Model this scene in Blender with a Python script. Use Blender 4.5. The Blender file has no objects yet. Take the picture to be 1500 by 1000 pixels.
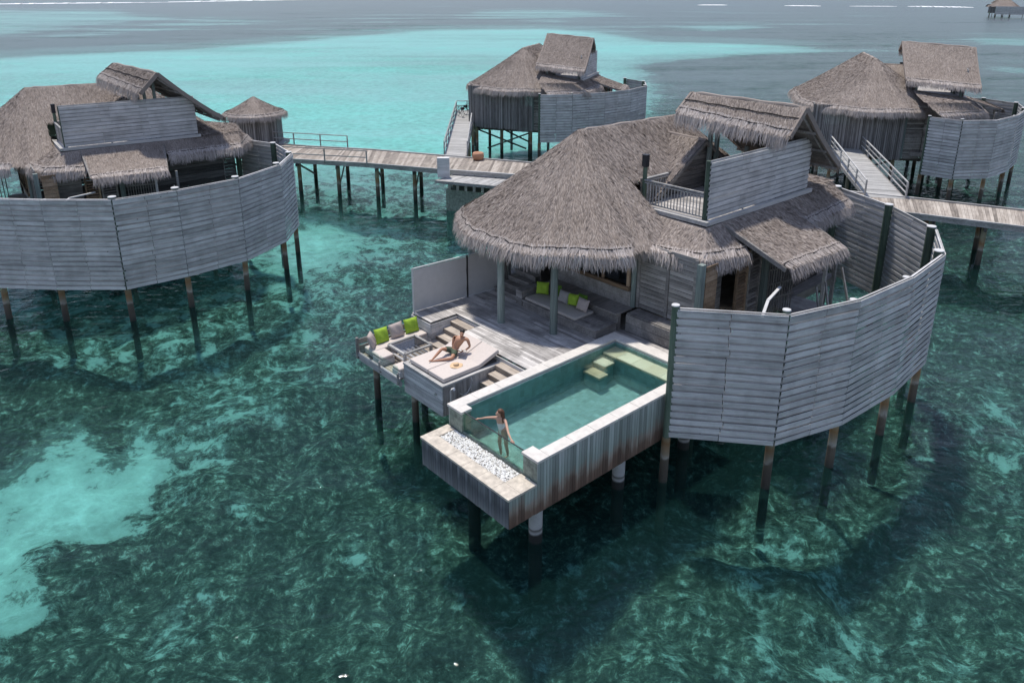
import bpy, math, random
import numpy as np
from mathutils import Vector, Matrix
random.seed(7); RG=np.random.default_rng(11)
SC=bpy.context.scene; COL=SC.collection
TH=math.radians(41.5); OX,OY=-1.93,20.28
UX,UY=math.cos(TH),math.sin(TH); VX,VY=math.sin(TH),-math.cos(TH)
def W(a,b): return (OX+a*UX+b*VX, OY+a*UY+b*VY)
# ------------------------------------------------------------------ materials
MATS={}
def newmat(name):
    m=bpy.data.materials.new(name); m.use_nodes=True
    nt=m.node_tree; bs=nt.nodes['Principled BSDF']; MATS[name]=m
    return m,nt,bs
def N(nt,t,**k):
    n=nt.nodes.new(t)
    for a,v in k.items():
        if a in('operation','data_type','blend_type','feature','noise_dimensions','attribute_name','interpolation','distance','wave_type','bands_direction'): setattr(n,a,v)
        else: n.inputs[a].default_value=v
    return n
def L(nt,a,b): nt.links.new(a,b)
def ramp(nt,fac,stops):
    r=nt.nodes.new('ShaderNodeValToRGB'); e=r.color_ramp.elements
    while len(e)<len(stops): e.new(.5)
    for i,(p,c) in enumerate(stops): e[i].position=p; e[i].color=(*c,1) if len(c)==3 else c
    L(nt,fac,r.inputs[0]); return r
def mixc(nt,fac,a,b,bt='MIX'):
    m=nt.nodes.new('ShaderNodeMix'); m.data_type='RGBA'; m.blend_type=bt
    for s,v in((0,fac),(6,a),(7,b)):
        if hasattr(v,'links'): L(nt,v,m.inputs[s])
        else: m.inputs[s].default_value=v if s==0 else (*v,1)
    return m.outputs[2]
def mth(nt,op,a,b=0.,c=None):
    m=nt.nodes.new('ShaderNodeMath'); m.operation=op
    for i,v in enumerate((a,b) if c is None else (a,b,c)):
        if hasattr(v,'links'): L(nt,v,m.inputs[i])
        else: m.inputs[i].default_value=v
    return m.outputs[0]
def rndvec(nt,scale,amt=23.):
    tc=nt.nodes.new('ShaderNodeTexCoord'); at=N(nt,'ShaderNodeAttribute',attribute_name='rnd')
    mp=nt.nodes.new('ShaderNodeMapping'); mp.inputs['Scale'].default_value=scale
    L(nt,tc.outputs['Object'],mp.inputs[0])
    cb=nt.nodes.new('ShaderNodeCombineXYZ'); v=mth(nt,'MULTIPLY',at.outputs['Fac'],amt)
    for i in range(3): L(nt,v,cb.inputs[i])
    ad=nt.nodes.new('ShaderNodeVectorMath'); ad.operation='ADD'
    L(nt,mp.outputs[0],ad.inputs[0]); L(nt,cb.outputs[0],ad.inputs[1])
    return ad.outputs[0],at.outputs['Fac']
def bump(nt,bs,h,st=.3,d=.02):
    b=nt.nodes.new('ShaderNodeBump'); b.inputs['Strength'].default_value=st; b.inputs['Distance'].default_value=d
    L(nt,h,b.inputs['Height']); L(nt,b.outputs[0],bs.inputs['Normal'])
def wood(name,axis,dark,mid,light,rough=.8,var=.35,bleach=None,stain=0.):
    m,nt,bs=newmat(name)
    sc=[14.,14.,14.]; sc['xyz'.index(axis)]=.9
    v,rnd=rndvec(nt,sc)
    n1=N(nt,'ShaderNodeTexNoise',Scale=1.3,Detail=7,Roughness=.65); L(nt,v,n1.inputs['Vector'])
    sc2=[3.,3.,3.]; sc2['xyz'.index(axis)]=.5
    v2,_=rndvec(nt,sc2,9.)
    n2=N(nt,'ShaderNodeTexNoise',Scale=1.1,Detail=4); L(nt,v2,n2.inputs['Vector'])
    s=mth(nt,'ADD',mth(nt,'MULTIPLY',n1.outputs[0],.6),mth(nt,'MULTIPLY',n2.outputs[0],.4))
    s=mth(nt,'ADD',s,mth(nt,'MULTIPLY',mth(nt,'SUBTRACT',rnd,.5),var))
    r=ramp(nt,s,[(.3,dark),(.5,mid),(.7,light)])
    c=r.outputs[0]
    if stain:
        tc=nt.nodes.new('ShaderNodeTexCoord'); n3=N(nt,'ShaderNodeTexNoise',Scale=.9,Detail=5,Roughness=.7); L(nt,tc.outputs['Object'],n3.inputs['Vector'])
        r3=ramp(nt,n3.outputs[0],[(.45,(0,0,0)),(.62,(1,1,1))])
        c=mixc(nt,mth(nt,'MULTIPLY',r3.outputs[0],stain),c,(.06,.052,.045))
    # knots
    v4,_=rndvec(nt,[1.6]*3,11.)
    vk=nt.nodes.new('ShaderNodeTexVoronoi'); vk.inputs['Scale'].default_value=1.; L(nt,v4,vk.inputs['Vector'])
    rk=ramp(nt,vk.outputs['Distance'],[(.03,(1,1,1)),(.07,(0,0,0))])
    c=mixc(nt,mth(nt,'MULTIPLY',rk.outputs[0],.75),c,(.05,.04,.035))
    L(nt,c,bs.inputs['Base Color']); bs.inputs['Roughness'].default_value=rough
    bump(nt,bs,n1.outputs[0],.5,.015)
    return m
G=lambda r,g,b:(r,g,b)
wood('fence wood','x',G(.29,.28,.265),G(.51,.495,.475),G(.70,.68,.66),var=.26,stain=.22)
wood('pale wood','y',G(.26,.255,.25),G(.47,.46,.45),G(.68,.66,.64),var=.2,stain=.2)
wood('pale upright wood','z',G(.17,.155,.14),G(.36,.335,.31),G(.56,.53,.50),var=.3,stain=.2)
wood('board wood','x',G(.10,.092,.084),G(.23,.212,.193),G(.38,.355,.325),var=.2,stain=.3)
wood('wall wood','y',G(.11,.102,.095),G(.26,.242,.222),G(.42,.39,.36),var=.22,stain=.25)
wood('warm wood','y',G(.13,.085,.05),G(.27,.18,.11),G(.42,.30,.20),var=.3)
wood('deck wood','y',G(.22,.205,.19),G(.44,.41,.38),G(.66,.62,.575),var=.26,stain=.42)
wood('rail wood','x',G(.16,.155,.145),G(.33,.32,.30),G(.52,.50,.47),var=.2)
wood('stick wood','z',G(.08,.073,.068),G(.19,.176,.165),G(.32,.30,.285),var=.4)
wood('upright wood','z',G(.12,.11,.10),G(.26,.245,.225),G(.42,.40,.37),var=.4,stain=.3)
wood('jetty wood','y',G(.14,.115,.09),G(.31,.26,.21),G(.48,.42,.35),var=.3,stain=.2)
wood('step wood','y',G(.16,.13,.10),G(.36,.30,.24),G(.55,.48,.40),var=.3,stain=.35)
wood('post wood','z',G(.08,.10,.09),G(.16,.195,.175),G(.29,.33,.30),var=.2)
wood('green post wood','z',G(.035,.05,.035),G(.07,.105,.07),G(.15,.19,.14),var=.2)
wood('dark wood','x',G(.02,.018,.016),G(.055,.05,.045),G(.11,.10,.092),var=.3)
def thatchmat(name,d,m_,l,sc=30):
    m,nt,bs=newmat(name)
    v,rnd=rndvec(nt,[1,1,1],13.)
    n=N(nt,'ShaderNodeTexNoise',Scale=sc,Detail=5,Roughness=.7); L(nt,v,n.inputs['Vector'])
    tc=nt.nodes.new('ShaderNodeTexCoord'); n2=N(nt,'ShaderNodeTexNoise',Scale=.55,Detail=5,Roughness=.6); L(nt,tc.outputs['Object'],n2.inputs['Vector'])
    s=mth(nt,'ADD',mth(nt,'MULTIPLY',n.outputs[0],.25),mth(nt,'MULTIPLY',rnd,.62))
    s=mth(nt,'ADD',s,mth(nt,'MULTIPLY',mth(nt,'SUBTRACT',n2.outputs[0],.5),.45))
    r=ramp(nt,s,[(.12,d),(.45,m_),(.85,l)]); L(nt,r.outputs[0],bs.inputs['Base Color'])
    bs.inputs['Roughness'].default_value=.85; bs.inputs['Specular IOR Level'].default_value=.25
    return m
thatchmat('thatch',G(.165,.133,.111),G(.335,.28,.24),G(.545,.468,.41))
thatchmat('thatch fringe',G(.25,.212,.186),G(.42,.362,.322),G(.60,.53,.48))
def plain(name,c,rough=.6,var=.12,sc=6.,metal=0.,bst=.15,spec=.4):
    m,nt,bs=newmat(name)
    tc=nt.nodes.new('ShaderNodeTexCoord'); n=N(nt,'ShaderNodeTexNoise',Scale=sc,Detail=6,Roughness=.6); L(nt,tc.outputs['Object'],n.inputs['Vector'])
    r=ramp(nt,n.outputs[0],[(.3,tuple(x*(1-var) for x in c)),(.7,tuple(min(1,x*(1+var)) for x in c))])
    L(nt,r.outputs[0],bs.inputs['Base Color']); bs.inputs['Roughness'].default_value=rough; bs.inputs['Metallic'].default_value=metal
    bs.inputs['Specular IOR Level'].default_value=spec
    if bst: bump(nt,bs,n.outputs[0],bst,.01)
    return m
plain('seam cord',G(.03,.024,.02),.9)
plain('white stone',G(.58,.54,.485),.6,.12,5)
plain('cream stone',G(.50,.44,.36),.7,.28,5)
plain('pebble white',G(.78,.76,.70),.6,.25,3)
plain('concrete',G(.42,.42,.41),.85,.2,4)
plain('wet concrete',G(.20,.23,.19),.7,.45,7)
plain('cushion cloth',G(.57,.50,.445),.95,.06,14,spec=.15)
plain('bench cloth',G(.44,.40,.355),.95,.06,14,spec=.15)
plain('green cloth',G(.30,.45,.05),.95,.15,10,spec=.15)
plain('dark green cloth',G(.10,.19,.03),.95,.15,10,spec=.15)
plain('beige cloth',G(.43,.36,.32),.95,.1,10,spec=.15)
plain('grey cloth',G(.33,.31,.29),.95,.1,10,spec=.15)
plain('red cloth',G(.13,.015,.02),.95,.1,10,spec=.15)
plain('screen cloth',G(.52,.50,.475),.9,.05,4,spec=.15,bst=.05)
plain('white paint',G(.55,.54,.52),.6,.1,5)
plain('dark metal',G(.03,.03,.034),.5,.2,8,metal=.3)
plain('steel',G(.5,.5,.5),.3,.05,8,metal=.9)
plain('skin tan',G(.42,.215,.13),.55,.06,5,bst=0)
plain('skin light',G(.50,.29,.20),.55,.06,5,bst=0)
plain('hair dark',G(.012,.010,.009),.6,.3,60)
plain('hair brown',G(.10,.045,.022),.6,.4,60)
plain('shorts cloth',G(.075,.095,.065),.9,.35,25,spec=.15)
plain('swimsuit cloth',G(.62,.60,.57),.8,.03,8,spec=.15)
plain('paper',G(.66,.64,.60),.8,.03,8)
plain('straw',G(.60,.42,.25),.9,.3,70)
plain('terracotta',G(.42,.22,.13),.8,.15,10)
plain('cover dark',G(.02,.02,.02),.6,.15,10)
def grad(name,stops,z0,z1,streak=(16,16,.7),amt=.35,rough=.8):
    # weathering that follows height above the water: tide marks and rust
    m,nt,bs=newmat(name)
    geo=nt.nodes.new('ShaderNodeNewGeometry'); sp=nt.nodes.new('ShaderNodeSeparateXYZ'); L(nt,geo.outputs['Position'],sp.inputs[0])
    v,rnd=rndvec(nt,streak,17.)
    n=N(nt,'ShaderNodeTexNoise',Scale=.55,Detail=6,Roughness=.7); L(nt,v,n.inputs['Vector'])
    tc=nt.nodes.new('ShaderNodeTexCoord'); nb=N(nt,'ShaderNodeTexNoise',Scale=1.1,Detail=4); L(nt,tc.outputs['Object'],nb.inputs['Vector'])
    h=mth(nt,'DIVIDE',mth(nt,'SUBTRACT',sp.outputs[2],z0),z1-z0)
    h=mth(nt,'ADD',h,mth(nt,'MULTIPLY',mth(nt,'SUBTRACT',n.outputs[0],.5),amt))
    h=mth(nt,'ADD',h,mth(nt,'MULTIPLY',mth(nt,'SUBTRACT',nb.outputs[0],.5),amt*.9))
    h=mth(nt,'ADD',h,mth(nt,'MULTIPLY',mth(nt,'SUBTRACT',rnd,.5),amt*.25))
    r=ramp(nt,h,stops)
    c=mixc(nt,.5,r.outputs[0],ramp(nt,n.outputs[0],[(.3,G(.35,.35,.35)),(.7,G(.75,.75,.75))]).outputs[0],'OVERLAY')
    c=mixc(nt,1.,c,ramp(nt,rnd,[(0.,G(.62,.62,.62)),(1.,G(1.15,1.15,1.15))]).outputs[0],'MULTIPLY')
    L(nt,c,bs.inputs['Base Color']); bs.inputs['Roughness'].default_value=rough
    bump(nt,bs,n.outputs[0],.4,.01)
    return m
grad('pile wood',[(.0,G(.05,.055,.04)),(.36,G(.04,.038,.03)),(.50,G(.075,.06,.045)),(.66,G(.10,.08,.058)),(.70,G(.30,.27,.23)),(.76,G(.22,.17,.11)),(.86,G(.20,.11,.045)),(1.,G(.22,.20,.13))],-1.,1.75,(4,4,3),.22)
grad('concrete pile',[(.0,G(.02,.022,.018)),(.49,G(.02,.02,.018)),(.52,G(.42,.41,.40)),(.56,G(.10,.09,.08)),(.58,G(.44,.43,.42)),(1.,G(.40,.40,.39))],-1.,1.6,(4,4,3),.03)
grad('pool cladding',[(.0,G(.13,.075,.05)),(.2,G(.16,.10,.07)),(.36,G(.27,.225,.18)),(.5,G(.26,.29,.25)),(.8,G(.31,.345,.31)),(1.,G(.38,.39,.365))],1.35,3.1,(9,9,.5),.55)
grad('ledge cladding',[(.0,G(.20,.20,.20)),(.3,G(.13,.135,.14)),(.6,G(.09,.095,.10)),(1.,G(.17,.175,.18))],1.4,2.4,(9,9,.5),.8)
# glass
m,nt,bs=newmat('pebble white'); at=N(nt,'ShaderNodeAttribute',attribute_name='rnd')
L(nt,ramp(nt,at.outputs['Fac'],[(0.,G(.30,.27,.23)),(.06,G(.60,.56,.48)),(.2,G(.82,.80,.74)),(1.,G(.92,.91,.88))]).outputs[0],bs.inputs['Base Color']); bs.inputs['Roughness'].default_value=.6
def glass(name,tint,mixf):
    m,nt,bs=newmat(name); nt.nodes.remove(bs); out=nt.nodes['Material Output']
    tr=nt.nodes.new('ShaderNodeBsdfTransparent'); tr.inputs[0].default_value=(*tint,1)
    gl=nt.nodes.new('ShaderNodeBsdfGlossy'); gl.inputs['Roughness'].default_value=.03
    lw=nt.nodes.new('ShaderNodeLayerWeight'); lw.inputs[0].default_value=.5
    mx=nt.nodes.new('ShaderNodeMixShader'); L(nt,mth(nt,'ADD',mth(nt,'MULTIPLY',mth(nt,'POWER',lw.outputs['Facing'],5.),.8),mixf),mx.inputs[0])
    L(nt,tr.outputs[0],mx.inputs[1]); L(nt,gl.outputs[0],mx.inputs[2]); L(nt,mx.outputs[0],out.inputs[0])
glass('rail glass',(.90,.95,.93),.03)
glass('table glass',(.80,.80,.80),.05)
glass('pool glass',(.80,.90,.85),.03)
glass('window glass',(.55,.60,.60),.06)
def water(name,tint,scales,ior=1.33,dist=.08,rough=.03,refr=.3,body=(.04,.16,.145),bodyf=.05):
    m,nt,bs=newmat(name); nt.nodes.remove(bs); out=nt.nodes['Material Output']
    tc=nt.nodes.new('ShaderNodeTexCoord')
    mp=nt.nodes.new('ShaderNodeMapping'); mp.inputs['Scale'].default_value=(.75,1.35,1); mp.inputs['Rotation'].default_value=(0,0,.35); L(nt,tc.outputs['Object'],mp.inputs[0])
    hs=None
    for s,w,d in scales:
        n=N(nt,'ShaderNodeTexNoise',Scale=s,Detail=d,Roughness=.55,Distortion=.8); L(nt,mp.outputs[0],n.inputs['Vector'])
        v=mth(nt,'MULTIPLY',n.outputs[0],w); hs=v if hs is None else mth(nt,'ADD',hs,v)
    ln=nt.nodes.new('ShaderNodeVectorMath'); ln.operation='LENGTH'; L(nt,tc.outputs['Object'],ln.inputs[0]); far=mth(nt,'MINIMUM',mth(nt,'DIVIDE',70.,ln.outputs['Value']),1.)
    hs=mth(nt,'MULTIPLY',hs,far); rgh=mth(nt,'MULTIPLY_ADD',mth(nt,'SUBTRACT',1.,far),.22,rough)
    b=nt.nodes.new('ShaderNodeBump'); b.inputs['Strength'].default_value=1.; b.inputs['Distance'].default_value=dist; L(nt,hs,b.inputs['Height'])
    tr=nt.nodes.new('ShaderNodeBsdfTransparent'); tr.inputs[0].default_value=(*tint,1)
    gl=nt.nodes.new('ShaderNodeBsdfGlossy'); L(nt,rgh,gl.inputs['Roughness'])
    fr=nt.nodes.new('ShaderNodeFresnel'); fr.inputs[0].default_value=ior
    b2=nt.nodes.new('ShaderNodeBump'); b2.inputs['Strength'].default_value=1.; b2.inputs['Distance'].default_value=dist*.6; L(nt,v,b2.inputs['Height'])
    n_=N(nt,'ShaderNodeTexNoise',Scale=scales[1][0],Detail=2,Distortion=.6); L(nt,mp.outputs[0],n_.inputs['Vector']); L(nt,n_.outputs[0],b2.inputs['Height'])
    rf=nt.nodes.new('ShaderNodeBsdfRefraction'); rf.inputs['Color'].default_value=(*tint,1); rf.inputs['IOR'].default_value=1.15; rf.inputs['Roughness'].default_value=0.; L(nt,b2.outputs[0],rf.inputs['Normal'])
    m1=nt.nodes.new('ShaderNodeMixShader'); m1.inputs[0].default_value=refr; L(nt,tr.outputs[0],m1.inputs[1]); L(nt,rf.outputs[0],m1.inputs[2])
    for x in(gl,fr): L(nt,b.outputs[0],x.inputs['Normal'])
    df=nt.nodes.new('ShaderNodeBsdfDiffuse'); df.inputs[0].default_value=(*body,1)
    m3=nt.nodes.new('ShaderNodeMixShader'); m3.inputs[0].default_value=bodyf; L(nt,m1.outputs[0],m3.inputs[1]); L(nt,df.outputs[0],m3.inputs[2]); m1=m3
    # wind streaks: patches of rougher water reflect more sky
    w1=nt.nodes.new('ShaderNodeMapping'); w1.inputs['Scale'].default_value=(.35,1.6,1); L(nt,tc.outputs['Object'],w1.inputs[0])
    wa=N(nt,'ShaderNodeTexNoise',Scale=.035,Detail=8,Roughness=.72); L(nt,w1.outputs[0],wa.inputs['Vector'])
    wf=mth(nt,'MULTIPLY_ADD',mth(nt,'SUBTRACT',wa.outputs[0],.5),2.6,.85); wb=N(nt,'ShaderNodeTexNoise',Scale=.55,Detail=6,Roughness=.75); L(nt,w1.outputs[0],wb.inputs['Vector']); wf=mth(nt,'ADD',wf,mth(nt,'MULTIPLY',mth(nt,'SUBTRACT',wb.outputs[0],.5),2.2))
    fm_=mth(nt,'MULTIPLY',fr.outputs[0],mth(nt,'MAXIMUM',wf,.25)); fm_=mth(nt,'MINIMUM',fm_,.5)
    m2=nt.nodes.new('ShaderNodeMixShader'); L(nt,fm_,m2.inputs[0]); L(nt,m1.outputs[0],m2.inputs[1]); L(nt,gl.outputs[0],m2.inputs[2])
    L(nt,m2.outputs[0],out.inputs[0])
water('sea water',(.61,.875,.85),[(.35,.6,2),(1.7,.40,2),(4.5,.05,2)],ior=1.24,dist=.13,rough=.03,refr=.2)
water('pool water surface',(.80,.93,.92),[(1.8,.5,3),(6.,.16,3)],ior=1.28,dist=.12,bodyf=.04,refr=.2)
# sea bed
m,nt,bs=newmat('sea bed coral and sand')
at=N(nt,'ShaderNodeAttribute',attribute_name='sand'); tc=nt.nodes.new('ShaderNodeTexCoord')
def warp(src,sc,amp,stretch):
    mp=nt.nodes.new('ShaderNodeMapping'); mp.inputs['Scale'].default_value=stretch; mp.inputs['Rotation'].default_value=(0,0,.35); L(nt,tc.outputs['Object'],mp.inputs[0])
    n=N(nt,'ShaderNodeTexNoise',Scale=sc,Detail=2,Roughness=.5); L(nt,mp.outputs[0],n.inputs['Vector'])
    sb_=nt.nodes.new('ShaderNodeVectorMath'); sb_.operation='SUBTRACT'; L(nt,n.outputs['Color'],sb_.inputs[0]); sb_.inputs[1].default_value=(.5,.5,.5)
    v=nt.nodes.new('ShaderNodeVectorMath'); v.operation='MULTIPLY_ADD'; L(nt,sb_.outputs[0],v.inputs[0]); v.inputs[1].default_value=(amp,amp,0); L(nt,src,v.inputs[2]); return v.outputs[0]
wv=warp(tc.outputs['Object'],.8,.5,(1,1,1)); wv=warp(wv,2.2,.26,(.8,1.35,1)); wv=warp(wv,5.,.16,(.85,1.3,1))  # warped lookup: the water's refraction ripples are painted into the bed pattern
n0=N(nt,'ShaderNodeTexNoise',Scale=.16,Detail=3,Roughness=.5); L(nt,wv,n0.inputs['Vector'])
n1=N(nt,'ShaderNodeTexNoise',Scale=.9,Detail=7,Roughness=.6); L(nt,wv,n1.inputs['Vector'])
n2=N(nt,'ShaderNodeTexNoise',Scale=3.4,Detail=8,Roughness=.75); L(nt,wv,n2.inputs['Vector'])
vo=nt.nodes.new('ShaderNodeTexVoronoi'); vo.inputs['Scale'].default_value=1.15; L(nt,wv,vo.inputs['Vector'])
vd=mth(nt,'SUBTRACT',vo.outputs['Distance'],.56)
mix_=mth(nt,'ADD',mth(nt,'ADD',mth(nt,'MULTIPLY',mth(nt,'SUBTRACT',n1.outputs[0],.5),1.25),mth(nt,'MULTIPLY',vd,.32)),mth(nt,'MULTIPLY',mth(nt,'SUBTRACT',n2.outputs[0],.5),.85))
mix_=mth(nt,'ADD',mix_,mth(nt,'MULTIPLY',mth(nt,'SUBTRACT',n0.outputs[0],.5),.5))
s=mth(nt,'ADD',at.outputs['Fac'],mix_)
reef=ramp(nt,mth(nt,'ADD',n2.outputs[0],mth(nt,'MULTIPLY_ADD',vd,-.14,-.03)),[(.36,G(.014,.020,.017)),(.48,G(.036,.050,.041)),(.56,G(.085,.115,.092)),(.63,G(.26,.36,.31))])
sand=ramp(nt,mth(nt,'MULTIPLY',s,.5),[(.25,G(.24,.35,.32)),(.42,G(.31,.45,.415)),(.52,G(.40,.58,.55)),(.62,G(.46,.70,.67))])  # reef and sand colours also carry part of the water's teal absorption
f=ramp(nt,s,[(.36,G(0,0,0)),(.48,G(.30,.30,.30)),(.55,G(.9,.9,.9)),(.8,G(1,1,1))])
L(nt,mixc(nt,f.outputs[0],reef.outputs[0],sand.outputs[0]),bs.inputs['Base Color']); bs.inputs['Roughness'].default_value=1.; bs.inputs['Specular IOR Level'].default_value=0.
# pool tiles
def tiles(name,c1,c2,sc,ms):
    m,nt,bs=newmat(name); tc=nt.nodes.new('ShaderNodeTexCoord')
    br=nt.nodes.new('ShaderNodeTexVoronoi'); br.distance='CHEBYCHEV'; br.inputs['Scale'].default_value=sc; br.inputs['Randomness'].default_value=.15; L(nt,tc.outputs['Object'],br.inputs['Vector'])
    n=N(nt,'ShaderNodeTexNoise',Scale=1.6,Detail=6,Roughness=.7); L(nt,tc.outputs['Object'],n.inputs['Vector'])
    h=nt.nodes.new('ShaderNodeSeparateColor'); L(nt,br.outputs['Color'],h.inputs[0])
    s=mth(nt,'ADD',mth(nt,'MULTIPLY',h.outputs[0],ms),mth(nt,'MULTIPLY',n.outputs[0],1-ms))
    L(nt,ramp(nt,s,[(.2,c1),(.8,c2)]).outputs[0],bs.inputs['Base Color']); bs.inputs['Roughness'].default_value=.6
tiles('pool tile',G(.085,.16,.145),G(.22,.385,.36),6,.3)
tiles('shelf tile',G(.46,.34,.19),G(.74,.63,.47),1.7,.7)
m,nt,bs=newmat('foam'); bs.inputs['Base Color'].default_value=(.8,.82,.82,1); bs.inputs['Roughness'].default_value=.9

# ------------------------------------------------------------------ mesh builder
FR={}
class MB:
    def __init__(s): s.V=[];s.F=[];s.R=[];s.n=0
    def add(s,v,f,r=None):
        v=np.asarray(v,float); f=np.asarray(f,int)
        s.V.append(v); s.F.append(f+s.n); s.n+=len(v)
        if r is None: r=random.random()
        s.R.append(np.broadcast_to(np.asarray(r,float),(len(f),)))
        return s
    def box(s,x0,x1,y0,y1,z0,z1,r=None):
        v=[(x,y,z) for z in(z0,z1) for y in(y0,y1) for x in(x0,x1)]
        return s.add(v,[(0,2,3,1),(4,5,7,6),(0,1,5,4),(2,6,7,3),(0,4,6,2),(1,3,7,5)],r)
    def bar(s,p,q,w,h,up=(0,0,1),r=None,w2=None,h2=None):
        p=np.array(p,float);q=np.array(q,float);d=q-p;d/=np.linalg.norm(d)+1e-9
        sd=np.cross(d,up); 
        if np.linalg.norm(sd)<1e-6: sd=np.cross(d,(0,1,0))
        sd/=np.linalg.norm(sd); u=np.cross(sd,d); w2=w if w2 is None else w2; h2=h if h2 is None else h2
        v=[c+sd*i*ww/2+u*j*hh/2 for c,ww,hh in((p,w,h),(q,w2,h2)) for j in(-1,1) for i in(-1,1)]
        return s.add(v,[(0,1,3,2),(4,6,7,5),(0,4,5,1),(2,3,7,6),(0,2,6,4),(1,5,7,3)],r)
    def cyl(s,p,q,r0,r1=None,n=12,r=None,cap=True):
        r1=r0 if r1 is None else r1
        p=np.array(p,float);q=np.array(q,float);d=q-p;d/=np.linalg.norm(d)+1e-9
        a=np.cross(d,(0,0,1) if abs(d[2])<.9 else (1,0,0)); a/=np.linalg.norm(a); b=np.cross(d,a)
        t=np.linspace(0,2*math.pi,n,endpoint=False)
        ring=np.outer(np.cos(t),a)+np.outer(np.sin(t),b)
        v=np.vstack([p+ring*r0,q+ring*r1]); f=[(i,(i+1)%n,n+(i+1)%n,n+i) for i in range(n)]
        s.add(v,f,r)
        if cap:
            rr=s.R[-1][0]
            for c,ri,o in((p,r0,-1),(q,r1,1)):
                vv=np.vstack([[c],c+ring*ri]); s.add(vv,[(0,1+(i+1)%n,1+i) if o<0 else (0,1+i,1+(i+1)%n) for i in range(n)],rr)
        return s
    def tube(s,pts,r,n=6,rr=None):
        pts=np.array(pts,float); t=np.gradient(pts,axis=0); t/=np.linalg.norm(t,axis=1)[:,None]+1e-9
        ring=[]
        for i,(p,d) in enumerate(zip(pts,t)):
            a=np.cross(d,(0,0,1) if abs(d[2])<.95 else (1,0,0)); a/=np.linalg.norm(a); b=np.cross(d,a)
            rad=r[i] if hasattr(r,'__len__') else r
            for k in range(n):
                an=2*math.pi*k/n; ring.append(p+rad*(math.cos(an)*a+math.sin(an)*b))
        f=[(i*n+k,i*n+(k+1)%n,(i+1)*n+(k+1)%n,(i+1)*n+k) for i in range(len(pts)-1) for k in range(n)]
        return s.add(ring,f,rr)
    def poly(s,pts,r=None):
        pts=np.array(pts,float); return s.add(pts,[tuple(range(len(pts)))],r)
    def prism(s,pts,z0,z1,r=None):
        n=len(pts); r=random.random() if r is None else r
        v=[(x,y,z0) for x,y in pts]+[(x,y,z1) for x,y in pts]
        s.add(v,[(i,(i+1)%n,n+(i+1)%n,n+i) for i in range(n)],r)
        s.poly([(x,y,z1) for x,y in pts],r); s.poly([(x,y,z0) for x,y in pts][::-1],r); return s
    def grid(s,P,r=None):
        P=np.asarray(P,float); a,b=P.shape[:2]
        i,j=np.meshgrid(np.arange(a-1),np.arange(b-1),indexing='ij'); k=(i*b+j).ravel()
        return s.add(P.reshape(-1,3),np.stack([k,k+1,k+b+1,k+b],1),r)
    def build(s,name,mat,parent=None,frame=None,smooth=False,bev=0,props=None,mod=None):
        if frame is None and parent is not None: frame=FR.get(parent.name)
        V=np.vstack(s.V)
        flip=False
        if frame is not None:
            k,ox,oy,oz=frame
            if k=='ab': V=np.stack([V[:,0]-ox,-(V[:,1]-oy),V[:,2]-oz],1); flip=True
            elif k=='w': V=V-np.array([ox,oy,oz])
        me=bpy.data.meshes.new(name)
        loops=[];tot=[]
        for f in s.F:
            if f.ndim==1: f=f[None]
            if flip: f=f[:,::-1]
            loops.append(f.ravel()); tot.append(np.full(len(f),f.shape[1]))
        loops=np.concatenate(loops); tot=np.concatenate(tot); st=np.concatenate([[0],np.cumsum(tot)[:-1]])
        me.vertices.add(len(V)); me.vertices.foreach_set('co',V.astype('f').ravel())
        me.loops.add(len(loops)); me.loops.foreach_set('vertex_index',loops.astype('i'))
        me.polygons.add(len(tot)); me.polygons.foreach_set('loop_start',st.astype('i')); me.polygons.foreach_set('loop_total',tot.astype('i'))
        me.update(calc_edges=True); me.validate()
        at=me.attributes.new('rnd','FLOAT','FACE'); rr=np.concatenate(s.R)
        if len(rr)==len(me.polygons): at.data.foreach_set('value',rr.astype('f'))
        me.materials.append(MATS[mat])
        me.polygons.foreach_set('use_smooth',[bool(smooth)]*len(me.polygons))
        o=bpy.data.objects.new(name,me); COL.objects.link(o)
        if parent is not None:
            o.parent=parent
            if parent.name not in FR or parent.type=='MESH': pass
            FR[o.name]=FR.get(parent.name)
        elif frame is not None:
            k,ox,oy,oz=frame
            if k=='ab': o.location=(*W(ox,oy),oz); o.rotation_euler=(0,0,TH)
            else: o.location=(ox,oy,oz)
        if frame is not None: FR[o.name]=frame
        if bev:
            b=o.modifiers.new('bevel','BEVEL'); b.width=bev; b.segments=2; b.limit_method='ANGLE'
        return o
def setp(o,label=None,cat=None,group=None,kind=None):
    if label:o['label']=label
    if cat:o['category']=cat
    if group:o['group']=group
    if kind:o['kind']=kind
    return o
def thing(name,label,cat,k,x,y,z,group=None):
    o=bpy.data.objects.new(name,None); COL.objects.link(o); o.empty_display_size=.3
    if k=='ab': o.location=(*W(x,y),z); o.rotation_euler=(0,0,TH)
    else: o.location=(x,y,z)
    FR[o.name]=(k,x,y,z); return setp(o,label,cat,group)
def rec(b,lo,hi): return lo+(hi-lo)*b

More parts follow.
